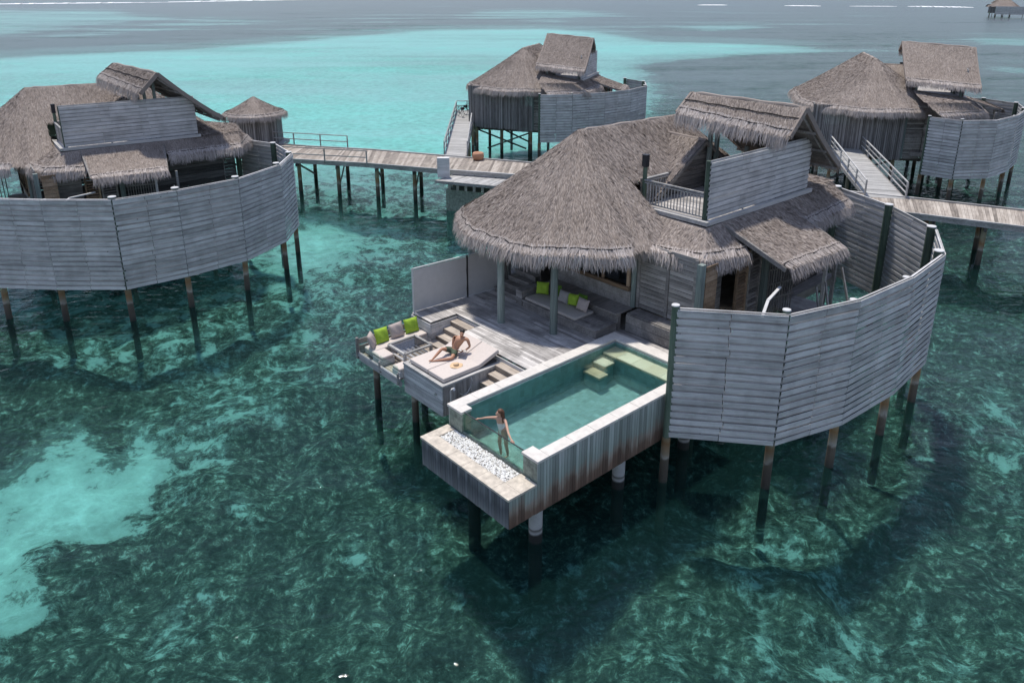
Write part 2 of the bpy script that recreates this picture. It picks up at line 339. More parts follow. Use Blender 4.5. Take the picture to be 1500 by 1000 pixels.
# ------------------------------------------------------------------ thatch
def scatter(mb,quads,dens,Lr=(.14,.32),w=.016,lift=.024,jit=.17,mask=None):
    dens*=2.9
    Q=np.array(quads,float)
    A=.5*(np.linalg.norm(np.cross(Q[:,1]-Q[:,0],Q[:,2]-Q[:,0]),axis=1)+np.linalg.norm(np.cross(Q[:,2]-Q[:,0],Q[:,3]-Q[:,0]),axis=1))
    n=int(A.sum()*dens); idx=RG.choice(len(Q),n,p=A/A.sum()); q=Q[idx]
    u,v=RG.random(n)[:,None],RG.random(n)[:,None]
    P=(q[:,0]*(1-u)+q[:,1]*u)*(1-v)+(q[:,3]*(1-u)+q[:,2]*u)*v
    nn=np.cross(q[:,2]-q[:,0],q[:,3]-q[:,1]); nn/=np.linalg.norm(nn,axis=1)[:,None]+1e-9
    nn[nn[:,2]<0]*=-1
    d=np.zeros((n,3)); d[:,2]=-1; d-=nn*(d*nn).sum(1)[:,None]; d/=np.linalg.norm(d,axis=1)[:,None]+1e-9
    sd=np.cross(nn,d); a=RG.normal(0,jit,n)[:,None]
    d2=d*np.cos(a)+sd*np.sin(a); s2=np.cross(nn,d2)
    Ln=RG.uniform(Lr[0],Lr[1],n)[:,None]; ww=w*RG.uniform(.6,1.3,n)[:,None]; lf=lift*RG.uniform(.2,1.2,n)[:,None]
    tip=P+d2*Ln+nn*lf; base=P+nn*.004; mid=P+d2*Ln*.55+nn*(lf*.5+.012)
    tw=nn*(RG.normal(0,.4,n)[:,None])*ww
    V=np.stack([base-s2*ww*.6,base+s2*ww*.6,mid+s2*ww*.5+tw,mid-s2*ww*.5-tw,tip+s2*ww*.12,tip-s2*ww*.12],1).reshape(-1,3)
    k=np.arange(n)*6
    r=np.clip(RG.normal(.5,.22,n),0,1)
    mb.add(V,np.concatenate([np.stack([k,k+1,k+2,k+3],1),np.stack([k+3,k+2,k+4,k+5],1)]),np.concatenate([r,r]))
def fringe(mb,P,D,dens=110,out=.28,drop=.42,start=.2,w=.030,keep=None,ln=1.):
    # P: polyline along the eave edge, D: outward downslope unit vectors
    P=np.array(P,float);D=np.array(D,float); seg=np.linalg.norm(np.diff(P,axis=0),axis=1); cum=np.concatenate([[0],np.cumsum(seg)])
    n=int(cum[-1]*dens); t=RG.random(n)*cum[-1]; i=np.clip(np.searchsorted(cum,t)-1,0,len(seg)-1); f=((t-cum[i])/(seg[i]+1e-9))[:,None]
    p=P[i]*(1-f)+P[i+1]*f; d=D[i]*(1-f)+D[i+1]*f; d/=np.linalg.norm(d,axis=1)[:,None]+1e-9
    tg=(P[i+1]-P[i])/(seg[i][:,None]+1e-9)
    j=(RG.normal(0,.22,n)+.18*np.sin(t*2.1)+.1*np.sin(t*5.3))[:,None]
    d=d+tg*j; d/=np.linalg.norm(d,axis=1)[:,None]
    up=np.array([0,0,1.])
    b0=p-d*start*RG.uniform(.6,1.5,n)[:,None]+up*RG.uniform(.0,.10,n)[:,None]
    o=out*RG.uniform(.6,1.25,n)[:,None]*ln; h=drop*(RG.uniform(.45,1.25,n)+.14*np.sin(t*3.3)+.1*np.sin(t*8.1))[:,None]*ln
    m=p+d*o*.55+up*RG.uniform(-.1,.05,n)[:,None]
    e=m+d*o*.6+tg*RG.normal(0,.05,n)[:,None]; e[:,2:]-=h*.75
    ww=w*RG.uniform(.6,1.4,n)[:,None]
    V=np.stack([b0-tg*ww*.5,b0+tg*ww*.5,m+tg*ww*.5,m-tg*ww*.5,e+tg*ww*.1,e-tg*ww*.1],1).reshape(-1,3)
    k=np.arange(n)*6; r=np.clip(RG.normal(.52,.24,n),0,1)
    mb.add(V,np.concatenate([np.stack([k,k+1,k+2,k+3],1),np.stack([k+3,k+2,k+4,k+5],1)]),np.concatenate([r,r]))
def seam(mb,P,D,back=.12,up=.07,scal=.5,r=.022):
    P=np.array(P,float);D=np.array(D,float); seg=np.linalg.norm(np.diff(P,axis=0),axis=1); cum=np.concatenate([[0],np.cumsum(seg)])
    n=max(8,int(cum[-1]/.07)); t=np.linspace(0,cum[-1],n); pts=[]
    for x in t:
        i=min(max(np.searchsorted(cum,x)-1,0),len(seg)-1); f=(x-cum[i])/(seg[i]+1e-9); p=P[i]*(1-f)+P[i+1]*f; d=D[i]*(1-f)+D[i+1]*f
        sc=abs(math.sin(x*math.pi/(scal*2)))
        pts.append(p-d*(back+.05*sc)+np.array([0,0,up-.01*sc]))
    mb.tube(pts,r,5,.3)

# ------------------------------------------------------------------ the villa
C0=np.array([10.,-4.35]); C1=np.array([16.3,-4.2])
def stad(t,r):
    # closed stadium round the ridge C0-C1, t in 0..1
    Ls=np.linalg.norm(C1-C0); e=(C1-C0)/Ls; nrm=np.array([-e[1],e[0]])   # nrm -> +b
    half=math.pi*4.7; per=2*(Ls+half); x=(t%1)*per
    if x<half: a=x/half*math.pi; o=-nrm*math.cos(a)*1-e*math.sin(a); return C0+o*r,o
    x-=half
    if x<Ls: return C0+e*x+nrm*r,nrm
    x-=Ls
    if x<half: a=x/half*math.pi; o=nrm*math.cos(a)+e*math.sin(a); return C1+o*r,o
    x-=half; return C1-e*x-nrm*r,-nrm
def conez(r): return 9.72-.80*r+.012*r*r
RE=4.86
TB0=-1.95  # back wall of the tower terrace
def make_villa(name,label,group):
    root=thing(name,label,'villa','ab',13,-3,0,group)
    # --- main thatched roof
    nt_,nr=132,16; P=np.zeros((nt_+1,nr+1,3)); 
    for i in range(nt_+1):
        wob=1+.012*math.sin(i*.7)+.01*math.sin(i*1.9)
        for j in range(nr+1):
            r=RE*(j/nr)**.9*wob; q,_=stad(i/nt_,r); P[i,j]=(q[0],q[1],conez(r/wob)-.03*math.sin(i*.5)*(j/nr))
    cond=lambda c: (10.62<c[0]<18.15 and c[1]>TB0-.02) or (c[1]>.1 and c[0]>9.6 and c[0]<18)
    quads=[];keep=[]
    for i in range(nt_):
        for j in range(nr):
            q=[P[i,j],P[i,j+1],P[i+1,j+1],P[i+1,j]]; c=sum(q)/4
            if not cond(c): quads.append(q)
    rf=MB()
    for q in quads: rf.add(q,[(0,1,2,3)],.35)
    roof=rf.build('roof','thatch',root,smooth=True)
    th=MB(); scatter(th,quads,150)
    # ridge roll
    rg=[(*(C0+(C1-C0)*t),9.68+.03*math.sin(t*20)) for t in np.linspace(.0,1.,14)]
    th.tube([(a,b,z-.06) for a,b,z in rg],[.02]+[.10]*12+[.02],8,.5)
    th.build('thatch_layer','thatch',roof)
    segs=[];cur=[]
    for i in range(nt_+1):
        c=P[i,nr]; _,o=stad(i/nt_,1)
        bad=(c[1]>-.9 and 8.2<c[0]<18.5)
        if bad:
            if len(cur)>2: segs.append(cur)
            cur=[]
        else: cur.append((c,np.array([o[0]*.79,o[1]*.79,-.61])))
    if len(cur)>2: segs.append(cur)
    fm=MB(); sm=MB()
    for sg in segs:
        pp,dd=[a for a,b in sg],[b for a,b in sg]
        fringe(fm,pp,dd,150); seam(sm,pp,dd)
    # --- skirt round the terrace
    I=np.array([(9.4,-2.3,7.35),(10.62,-1.95,6.93),(10.62,-.2,6.85),(10.62,1.5,6.82),(11.7,1.55,6.85)])
    E=np.array([(8.55,-.95,6.12),(8.95,.1,6.12),(9.15,1.05,6.1),(9.6,2.2,6.08),(11.55,2.75,6.02)])
    def ruled(I,E,m=5,n=6,sag=.05):
        ts=np.linspace(0,len(I)-1,(len(I)-1)*n+1); rows=[]
        for t in ts:
            k=min(int(t),len(I)-2); f=t-k; a=I[k]*(1-f)+I[k+1]*f; b=E[k]*(1-f)+E[k+1]*f
            rows.append([a*(1-s)+b*s-np.array([0,0,sag*math.sin(s*math.pi)]) for s in np.linspace(0,1,m+1)])
        return np.array(rows)
    def cover(R,name,dens=170):
        s=MB(); s.grid(R,.35); o=s.build(name,'thatch',root,smooth=True)
        qs=[[R[i,j],R[i,j+1],R[i+1,j+1],R[i+1,j]] for i in range(R.shape[0]-1) for j in range(R.shape[1]-1)]
        t=MB(); scatter(t,qs,dens); t.build('thatch_layer','thatch',o); return o
    def edge(R): 
        p=list(R[:,-1]); d=[]
        for i in range(len(R)):
            v=R[i,-1]-R[i,-2]; v/=np.linalg.norm(v); d.append(v)
        return p,d
    R=ruled(I,E); cover(R,'skirt_roof'); pp,dd=edge(R); fringe(fm,pp,dd,160); seam(sm,pp,dd)
    # flaps over the bathroom
    IA=np.array([(11.6,1.5,6.86),(16.0,1.5,6.86)]); EA=np.array([(11.5,4.3,5.86),(15.35,4.45,5.82)])
    R=ruled(IA,EA,6,10,.04); fl=cover(R,'flap_roof'); pp,dd=edge(R); fringe(fm,pp,dd,160); seam(sm,pp,dd)
    for e0,e1 in((R[0,0]-(0,0,.1),R[0,-1]-(0,0,.1)),(R[-1,0]-(0,0,.1),R[-1,-1]-(0,0,.1))): MB().bar(e0,e1,.10,.16,r=.3).build('verge_board','board wood',fl)
    IB=np.array([(15.9,1.5,6.9),(20.6,1.1,6.95),(21.2,-1.5,7.0)]); EB=np.array([(15.9,2.75,6.25),(20.3,2.35,6.2),(21.9,-.6,6.1)])
    R=ruled(IB,EB,5,8,.04); cover(R,'flap_roof'); pp,dd=edge(R); fringe(fm,pp,dd,160); seam(sm,pp,dd)
    # infill over the back of the terrace
    R=ruled(np.array([(18.15,-1.9,7.5),(18.15,1.5,6.95)]),np.array([(21.2,-1.6,6.95),(20.6,1.1,6.93)]),4,6,.02); cover(R,'skirt_roof')
    fm.build('fringe','thatch fringe',roof); sm.build('seam','seam cord',roof)
    # dormer
    A=np.array([14.8,-1.6,9.1]); B=np.array([14.8,-3.9,9.15]); dm=[]
    for s in(-1,1):
        f=np.array([14.8+3.15*s,-1.6,7.15]); g=np.array([14.8+3.15*s,-3.9,7.15])
        Rr=np.array([[ (A*(1-v)+B*v)*(1-u)+(f*(1-v)+g*v)*u for u in np.linspace(0,1,8)] for v in np.linspace(0,1,6)])
        dm.append(Rr)
    s=MB(); qs=[]
    for Rr in dm:
        s.grid(Rr,.35); qs+=[[Rr[i,j],Rr[i,j+1],Rr[i+1,j+1],Rr[i+1,j]] for i in range(5) for j in range(7)]
    dor=s.build('dormer_roof','thatch',root); t=MB(); scatter(t,qs,170); t.tube([A+(0,.02,-.05),(A+B)/2+(0,0,-.03),B],.07,8,.4); t.build('thatch_layer','thatch',dor)
    for sg in(-1,1): MB().bar((14.8,-1.62,8.98),(14.8+3.1*sg,-1.62,7.03),.12,.14,r=.4).build('verge_board','board wood',dor)
    s=MB(); z=7.0
    while z<8.95:
        h=.2; hw=min(4.0,(9.0-(z+h*.5))/1.95*3.1) if z>7.9 else 3.8
        lo=max(10.66,14.8-hw); hi=min(18.1,14.8+hw)
        if hi-lo>.2: s.bar((lo,-1.9+.02*random.random(),z+h/2),(hi,-1.9,z+h/2),.03,h-.015)
        z+=h
    s.build('gable_wall','board wood',root)
    # --- tower terrace
    s=MB(); x=10.78
    while x<18.05: s.box(x,x+.13,-1.85,1.38,6.95,7.0); x+=.14
    fl=s.build('terrace_floor','deck wood',root)
    s=MB(); s.box(10.6,10.76,-1.9,1.55,6.88,7.03); s.box(10.76,18.2,1.39,1.55,6.88,7.03); s.build('terrace_edge','rail wood',root)
    s=MB(); z=7.05
    k=0
    while z<9.02:
        segs_=[10.9,12.9+.5*(k%2),15.0+.4*((k+1)%2),18.1]
        for u,v in zip(segs_,segs_[1:]):
            y_=1.35+.01*random.random(); s.bar((u,y_,z+.08),(v-.012,y_,z+.08),.028,.15,up=(0,.10,1),r=random.uniform(.4,.9)); s.bar((u,y_-.045,z+.18),(v-.012,y_-.045,z+.18),.026,.11,r=random.uniform(0,.4))  # recessed boards darker: shade of the gaps painted into their tone
        z+=.195;k+=1
    s.build('terrace_screen','fence wood',root)
    for a in(13.3,15.7,18.0): MB().bar((a,1.26,6.9),(a,1.26,9.0),.08,.08).build('screen_batten','dark wood',root)
    def post(a,b,z0,z1,r,mat='post wood',cap=False,nm='post'):
        q=MB().cyl((a,b,z0),(a,b,z1),r*1.05,r*.95,14); o=q.build(nm,mat,root,smooth=False)
        if cap: MB().cyl((a,b,z1),(a,b,z1+.03),r*1.12,r*1.05,14).build('cap','white paint',o)
        return o
    post(10.95,1.2,6.9,9.2,.10,'green post wood')
    po=post(10.98,-1.68,6.95,8.5,.09,'green post wood')
    s=MB(); s.box(10.88,11.08,-1.78,-1.58,8.5,8.95); s.box(10.86,11.10,-1.80,-1.56,8.95,8.98); s.build('lantern','dark metal',root)
    # balustrade
    for (p,q,nm) in (((10.9,-1.6),(10.9,1.12),'front'),((11.0,-1.72),(12.5,-1.72),'side')):
        p=np.array(p);q=np.array(q); s=MB(); s.bar((*p,8.0),(*q,8.0),.10,.05); 
        br=s.build('balustrade','rail wood',root); t=MB(); t.bar((*p,7.9),(*q,7.9),.04,.05); t.bar((*p,7.1),(*q,7.1),.04,.05)
        n=int(np.linalg.norm(q-p)/.14)
        for k in range(1,n): c=p+(q-p)*k/n; t.bar((*c,7.1),(*c,7.9),.028,.028)
        t.build('balusters','rail wood',br)
    # canopy
    RL,RR=np.array([14.7,-2.4,11.0]),np.array([16.1,1.95,10.72]); FL,FRr=np.array([13.75,-2.4,10.3]),np.array([15.05,1.95,9.72]); BL,BR=np.array([18.7,-2.4,8.3]),np.array([19.5,1.95,7.98])
    def lerp(a,b,t): return a*(1-t)+b*t
    cs=MB(); qs=[]
    F1=np.array([[lerp(lerp(RL,RR,v),lerp(FL,FRr,v),u) for u in np.linspace(0,1,5)] for v in np.linspace(0,1,10)])
    F2=np.array([[lerp(lerp(RL,RR,v),lerp(BL,BR,v),u)+np.array([0,0,-.12*math.sin(u*math.pi)]) for u in np.linspace(0,1,9)] for v in np.linspace(0,1,10)])
    for Rr in(F1,F2):
        cs.grid(Rr,.35); qs+=[[Rr[i,j],Rr[i,j+1],Rr[i+1,j+1],Rr[i+1,j]] for i in range(Rr.shape[0]-1) for j in range(Rr.shape[1]-1)]
        # thick verges
        for row,sg in((Rr[0],-1),(Rr[-1],1)):
            for j in range(len(row)-1): cs.bar(row[j]-(0,0,.09),row[j+1]-(0,0,.09),.10,.22,r=.25)
    can=cs.build('canopy_roof','thatch',root); t=MB(); scatter(t,qs,190); t.tube([lerp(RL,RR,x)+(0,0,-.05+.02*math.sin(x*17)) for x in np.linspace(.01,.985,12)],[.03]+[.085]*10+[.03],8,.45)
    t.build('thatch_layer','thatch',can)
    fm=MB(); sm=MB()
    for Rr,dn in((F1,.5),(F2,.4)):
        pp=list(Rr[:,-1]); dd=[]
        for i in range(len(Rr)): v=Rr[i,-1]-Rr[i,-2]; dd.append(v/np.linalg.norm(v))
        fringe(fm,pp,dd,170,out=.3,drop=dn*.8); seam(sm,pp,dd)
    seam(sm,list(F1[:,2]),[(F1[i,3]-F1[i,2])/np.linalg.norm(F1[i,3]-F1[i,2]) for i in range(len(F1))],back=0)
    fm.build('fringe','thatch fringe',can); sm.build('seam','seam cord',can)
    # rafters and lining
    s=MB()
    for v in(.04,.27,.5,.73,.96):
        s.bar(lerp(lerp(RL,RR,v),lerp(BL,BR,v),.02)-(0,0,.28),lerp(lerp(RL,RR,v),lerp(BL,BR,v),.97)-(0,0,.24),.07,.16)
        s.bar(lerp(lerp(RL,RR,v),lerp(FL,FRr,v),.02)-(0,0,.22),lerp(lerp(RL,RR,v),lerp(FL,FRr,v),.95)-(0,0,.2),.07,.14)
    for u in(.3,.62,.94): s.bar(lerp(RL,BL,u)-(0,0,.36),lerp(RR,BR,u)-(0,0,.36),.07,.1)
    s.bar(lerp(RL,FL,.85)-(0,0,.25),lerp(RR,FRr,.85)-(0,0,.25),.1,.14)
    s.build('rafters','board wood',can)
    s=MB()
    for k in range(16):
        u0,u1=k/16,(k+.96)/16
        s.poly([lerp(RL,BL,u0)-(0,0,.19),lerp(RR,BR,u0)-(0,0,.19),lerp(RR,BR,u1)-(0,0,.19),lerp(RL,BL,u1)-(0,0,.19)])
    s.build('lining','board wood',can)
    for a,b,z1 in((15.1,-1.6,10.25),(15.4,1.15,9.9),(15.95,1.15,10.1),(15.6,-1.6,10.2),(18.0,-1.6,8.4),(18.0,1.15,8.5)):
        s=MB().bar((a,b,7.0),(a,b,z1),.15,.15); s.build('canopy_post','post wood',root)
    # --- walls
    def hwall(nm,p,q,z0,z1,mat='wall wood',h=.2,t=.04,hb=True):
        s=MB(); z=z0; p=np.array(p,float);q=np.array(q,float); d=(q-p)/np.linalg.norm(q-p); nn=np.array([-d[1],d[0]])
        while z<z1-.03:
            hh=min(h,z1-z); o=nn*random.uniform(-.008,.008)
            s.bar((*(p+o),z+hh/2),(*(q+o),z+hh/2),t,hh-.014); z+=h
        return s.build(nm,mat,root)
    def vwall(nm,p,q,z0,z1,mat='stick wood',w=.055,t=.05,jz=.06):
        s=MB(); p=np.array(p,float);q=np.array(q,float); Ln=np.linalg.norm(q-p); n=int(Ln/w)
        nn=np.array([-(q-p)[1],(q-p)[0]])/Ln
        for k in range(n):
            c=p+(q-p)*(k+.5)/n+nn*random.uniform(-.02,.02); s.bar((*c,z0+random.uniform(-jz,jz)),(*c,z1),w*.9,t,up=(*(q-p)/Ln,0))
        return s.build(nm,mat,root)
    # front wall with the bay and the window
    hwall('bench_wall',(8.34,-.1),(8.34,2.9),2.9,3.58,'board wood',.34)
    s=MB(); x=8.36
    while x<9.0: s.box(x,x+.16,-.1,2.85,3.585,3.615); x+=.17
    s.build('bench_top','board wood',root)
    hwall('wall_panel',(9.12,-.2),(9.12,1.05),3.62,6.2,h=.17); hwall('wall_panel',(9.12,1.17),(9.12,2.3),3.62,6.2,h=.17)
    s=MB()
    for b in(-.2,1.11,2.28): s.box(9.05,9.14,b-.06,b+.06,3.62,6.15)
    s.build('wall_trim','wall wood',root)
    MB().cyl((9.0,-.36,3.6),(9.0,-.36,6.1),.10,.10,14).build('post','post wood',root)
    MB().box(9.0,9.22,2.36,2.58,2.9,6.05).build('post','post wood',root)
    hwall('wall',(8.92,-4.7),(8.92,-.42),3.6,4.25,'board wood',.3)
    s=MB(); s.box(8.8,9.0,-4.7,-.45,4.25,4.40); s.box(8.87,8.96,-4.7,-.45,6.0,6.3)
    for b in(-4.6,-3.2,-1.8,-.55): s.box(8.87,8.97,b-.06,b+.06,4.4,6.2)
    s.build('window_frame','warm wood',root)
    s=MB(); s.box(8.91,8.92,-4.6,-.5,4.4,6.05); s.build('window_pane','window glass',root)
    s=MB(); s.box(8.12,8.26,-4.4,-.3,2.9,3.55,.3); s.box(8.0,8.9,-4.4,-.3,3.55,3.61,.6); s.build('window_ledge','board wood',root)
    # interior furniture edge and far-side walls
    hwall('wall',(8.9,-6.4),(9.6,-8.0),2.9,6.3); hwall('wall',(9.6,-8.0),(20.0,-8.1),2.9,6.2)
    vwall('wall',(8.25,-6.45),(7.5,-6.5),2.9,5.9,'upright wood',.16)
    # bathroom side
    hwall('door_panel',(9.35,2.5),(10.05,2.5),2.9,5.9,'warm wood',.2)
    hwall('wall',(10.1,1.9),(11.3,1.9),2.9,6.1,'board wood',.2)
    for a0,a1,mt in((11.35,12.1,'warm wood'),(12.15,13.0,'board wood')):
        s=MB(); s.box(a0,a0+.09,2.44,2.52,2.9,5.9); s.box(a1-.09,a1,2.44,2.52,2.9,5.9); s.box(a0+.09,a1-.09,2.44,2.52,2.9,3.0); s.box(a0+.09,a1-.09,2.44,2.52,4.3,4.4)
        dr=s.build('door',mt,root); s=MB(); z=3.05
        while z<5.85: s.bar((a0+.09,2.48,z),(a1-.09,2.48,z),.09,.02,up=(0,.7,1)); z+=.14
        s.build('louvres',mt,dr)
    MB().box(13.1,13.35,2.4,2.65,2.5,6.0).build('post','post wood',root)
    s=MB()
    for k in range(11): a=13.5+k*.13; s.bar((a,2.6+.03*k,2.9),(a,2.6+.03*k,5.7),.035,.035)
    for z in(3.6,4.2,4.8): s.bar((13.4,2.62,z),(14.9,2.95,z),.03,.06)
    s.build('lattice','board wood',root)
    hwall('wall',(13.4,2.0),(20.0,1.6),2.6,6.3,'dark wood')
    s=MB(); s.box(8.4,12.9,-8,3.0,2.55,2.86); s.box(12.9,20.0,-8,2.3,2.5,2.86); s.build('floor_slab','board wood',root)
    s=MB(); s.box(14.7,16.4,2.3,4.2,2.75,2.86); s.build('bath_deck','deck wood',root)
    s=MB(); s.bar((15.9,4.0,2.8),(15.9,4.0,5.6),.12,.12); s.bar((14.7,4.2,2.6),(14.7,4.2,5.9),.12,.12)
    s.bar((13.7,4.4,4.6),(13.0,5.4,2.0),.05,.09); s.bar((14.4,4.4,4.6),(13.7,5.4,2.0),.05,.09); s.bar((15.6,4.4,4.9),(15.0,5.6,2.2),.05,.09)
    s.build('ladder_rail','rail wood',root)
    s=MB(); s.bar((9.3,4.7,4.35),(10.3,4.4,5.0),.10,.05); s.bar((10.3,4.4,5.0),(11.6,4.1,5.05),.10,.05); s.bar((9.3,4.7,3.0),(9.3,4.7,4.35),.06,.06); s.build('stair_rail','white paint',root)
    # entrance end
    vwall('stick_wall',(20.05,-8.1),(20.35,-3.6),2.35,6.3); vwall('stick_wall',(20.0,-8.1),(15.5,-8.2),2.4,6.3); vwall('stick_wall',(20.36,-3.6),(20.1,-2.3),2.2,6.4)
    for a_,b_ in((20.12,-2.25),(19.3,.4)): MB().bar((a_,b_,2.3),(a_,b_,6.4),.12,.12).build('post','post wood',root)
    s=MB(); z=2.3; 
    while z<6.4: s.bar((20.1,-2.2,z),(19.75,-1.1,z),.05,.085,up=(.35,.1,1)); z+=.1
    s.build('louvre_panel','upright wood',root)
    hwall('wall',(19.75,-1.05),(19.3,1.7),2.3,6.4,h=.18)
    # eyebrow thatch
    # --- eave posts
    for a,b in((5.36,-3.78),(6.15,-1.72),(7.0,-7.6)): post(a,b,2.85,5.95,.14)
    # --- substructure
    for a,b in((9,-7.4),(9,-3.6),(9,.2),(9.2,2.5),(12.5,-7.4),(12.5,-3.6),(12.8,0),(13,2.6),(16.2,-7.4),(16.2,-3.6),(16.4,0),(19.6,-7.5),(19.6,-5.2),(19.5,-2.6),(19.2,.6),(18,1.6)):
        MB().cyl((a,b,-2.05),(a,b,2.5),.14,.13,10).build('pile','pile wood',root)
    s=MB()
    for b in(-7.4,-3.6,0): s.bar((8.6,b,2.4),(20.,b,2.4),.12,.24)
    for a in(9,12.6,16.2,19.5): s.bar((a,-8,2.16),(a,2.2,2.16),.12,.24)
    s.bar((19.5,-7.4,2.0),(19.5,-3,.4),.08,.14); s.bar((19.4,-2.6,2.0),(19.4,-6.6,.2),.08,.14); s.bar((16.2,-7,2.0),(16.2,-3.6,.4),.08,.14)
    s.build('floor_beams','dark wood',root)
    return root
def copy_tree(o,parent=None):
    c=o.copy(); COL.objects.link(c); c.parent=parent
    for ch in list(o.children): copy_tree(ch,c)
    return c
VG='thatched overwater villas'
villa=make_villa('overwater_villa','nearest thatched villa with the plunge pool and sun deck beside it',VG)
def place(v,ang,a,b,x,y,mir,label,sc=1.,sy=1.):
    lx,ly=(a-13)*sc,-(b+3)*(-1 if mir else 1)*sy
    c,s=math.cos(ang),math.sin(ang)
    v.location=(x-(c*lx-s*ly),y-(s*lx+c*ly),0); v.rotation_euler=(0,0,ang); v.scale=(sc,-sy if mir else sy,1); v['label']=label
place(copy_tree(villa),math.radians(37),10.75,1.4,-23.9,39.8,False,'thatched villa at the left edge of the photo behind a tall curved fence',.95)
place(copy_tree(villa),math.radians(-108),22.5,-.9,2.7,69.0,True,'thatched villa with stick-clad walls at the end of the ramp with bicycles, upper middle',1.,1.12)
place(copy_tree(villa),math.radians(-107),22.5,-.9,31.6,56.3,True,'thatched villa at the upper right reached by a sloping railed ramp',1.06,1.16)
place(copy_tree(villa),math.radians(150),13,-3,289,466,False,'tiny distant villa alone on the water at the top right corner')

# ------------------------------------------------------------------ fences
def make_fence(pts,label,posts_in=1,z0=1.65,z1=6.0,far=False,endpost=True):
    f=thing('privacy_fence',label,'fence','w',pts[0][0],pts[0][1],0,'curved board fences round the villas')
    ox,oy=pts[0]
    for k in range(len(pts)-1):
        p=np.array(pts[k],float);q=np.array(pts[k+1],float); Ln=np.linalg.norm(q-p); ang=math.atan2(*(q-p)[::-1])
        s=MB(); n=int(round((z1-z0)/.24)); h=(z1-z0)/n
        def brd(u,v,yb,zb,zt,r,lean=0.):
            dz=random.uniform(-.007,.007); dz2=random.uniform(-.007,.007); yb+=random.uniform(-.005,.005)
            V=[(u+.006,yb,zb+dz),(v-.006,yb,zb+dz2),(v-.006,yb-lean,zt+dz2),(u+.006,yb-lean,zt+dz)]; V+=[(x,y+.028,zz) for x,y,zz in V]
            s.add(V,[(0,1,2,3),(5,4,7,6),(4,5,1,0),(3,2,6,7),(4,0,3,7),(1,5,6,2)],min(1,max(0,r)))
        for i in range(n):
            z=z0+i*h; cut=Ln*(.5+random.uniform(-.02,.02)); rr=.62+random.uniform(-.3,.3); ri=.2+random.uniform(-.2,.3)  # inner boards get a darker tone: recess shade put into their colour
            for u,v in ((0,cut-.005),(cut+.005,Ln)):
                brd(u,v,-.085,z+.012,z+h*.74,rr+random.uniform(-.15,.15),.012)
                if i<n-1: brd(u,v,-.018,z+h*.63,z+h*1.11,ri+random.uniform(-.15,.15))
            if i==n-1: brd(0,Ln,-.085,z+h*.78,z+h,rr)
        o=s.build('fence_panel','fence wood',None,smooth=False); o.parent=f; o.location=(p[0]-ox,p[1]-oy,0); o.rotation_euler=(0,0,ang)
        s=MB(); s.box(0,Ln,-.03,.03,z1+.004,z1+.034); o2=s.build('rail_cap','fence wood',None); o2.parent=o
    for k in range(len(pts)):
        p=np.array(pts[k],float)
        a=np.array(pts[max(k-1,0)],float); b=np.array(pts[min(k+1,len(pts)-1)],float); d=(b-a)/np.linalg.norm(b-a); nn=np.array([-d[1],d[0]])
        c=p+nn*.15 if 0<k else p+nn*.0
        top=z1+.1 if k in(0,1) or k>3 else z1-.05
        lean=random.uniform(-.04,.04)
        pr=.165 if k>3 else .115; s=MB().cyl((c[0],c[1],z0-.02),(c[0],c[1],top),pr,pr*.96,14); o=s.build('fence_post','green post wood',f)
        MB().cyl((c[0],c[1],top),(c[0],c[1],top+.03),pr*1.12,pr*1.04,14).build('cap','white paint',o)
        MB().cyl((c[0]+lean,c[1]+lean,-2.05),(c[0],c[1],z0-.025),.15,.135,14).build('pile','pile wood',f)
    return f
make_fence([(4.87,20.8),(8.07,20.3),(10.6,21.45),(13.2,23.4),(15.5,25.7),(16.8,28.7),(16.65,32.0),(15.7,35.3),(14.0,36.2)],'tall curved board fence beside the plunge pool, nearest the camera')
make_fence([(-30,34.9),(-27,33.9),(-24.2,33.35),(-21.3,33.1),(-18.1,33.1),(-15.9,34.8),(-13.8,37.1),(-12.65,40.3),(-12.8,43.3),(-14.6,46.2),(-17.5,48)],'tall curved board fence at the left edge of the photo')
make_fence([(2.5,69.2),(5.5,69.5),(8.6,70.9),(11.3,73.1),(13.3,76),(13.7,79.4),(12.2,82.3)],'curved board fence of the villa in the upper middle')
make_fence([(31.2,56.6),(32.7,54.9),(35.4,55.2),(38.3,57.5),(40.9,60.5),(42.3,63.7),(41.2,66.6),(38.6,68.5)],'curved board fence of the villa at the upper right')
make_fence([(281,460),(285,453),(291,450),(298,451),(303,456),(304,463)],'tiny curved fence of the distant villa in the top right corner')
# ------------------------------------------------------------------ sun deck
def frameF(o): return FR[o.name]
dk=thing('sun_deck','weathered grey plank deck with stepped edges under the eave of the nearest villa','deck','ab',5.5,-3.4,2.0)
def planks(mb,a0,a1,b0,b1,z,w=.14,th_=.035):
    a=a0
    while a<a1-.01:
        e=min(a+w,a1)-.008; cuts=[b0]; x=b0+random.uniform(.8,3.)
        while x<b1-.5: cuts.append(x); x+=random.uniform(2.2,3.8)
        cuts.append(b1)
        for u,v in zip(cuts,cuts[1:]): mb.box(a,e,u+.002,v-.004,z-th_,z+random.uniform(-.003,.003))
        a+=w
s=MB(); planks(s,3.32,4.57,-6.8,-5.55,2.9); planks(s,3.55,4.57,-4.05,-.02,2.9); planks(s,4.57,7.64,-6.8,-.03,2.9); planks(s,7.66,8.3,-6.4,4.1,2.9)
s.build('planks','deck wood',dk)
s=MB()
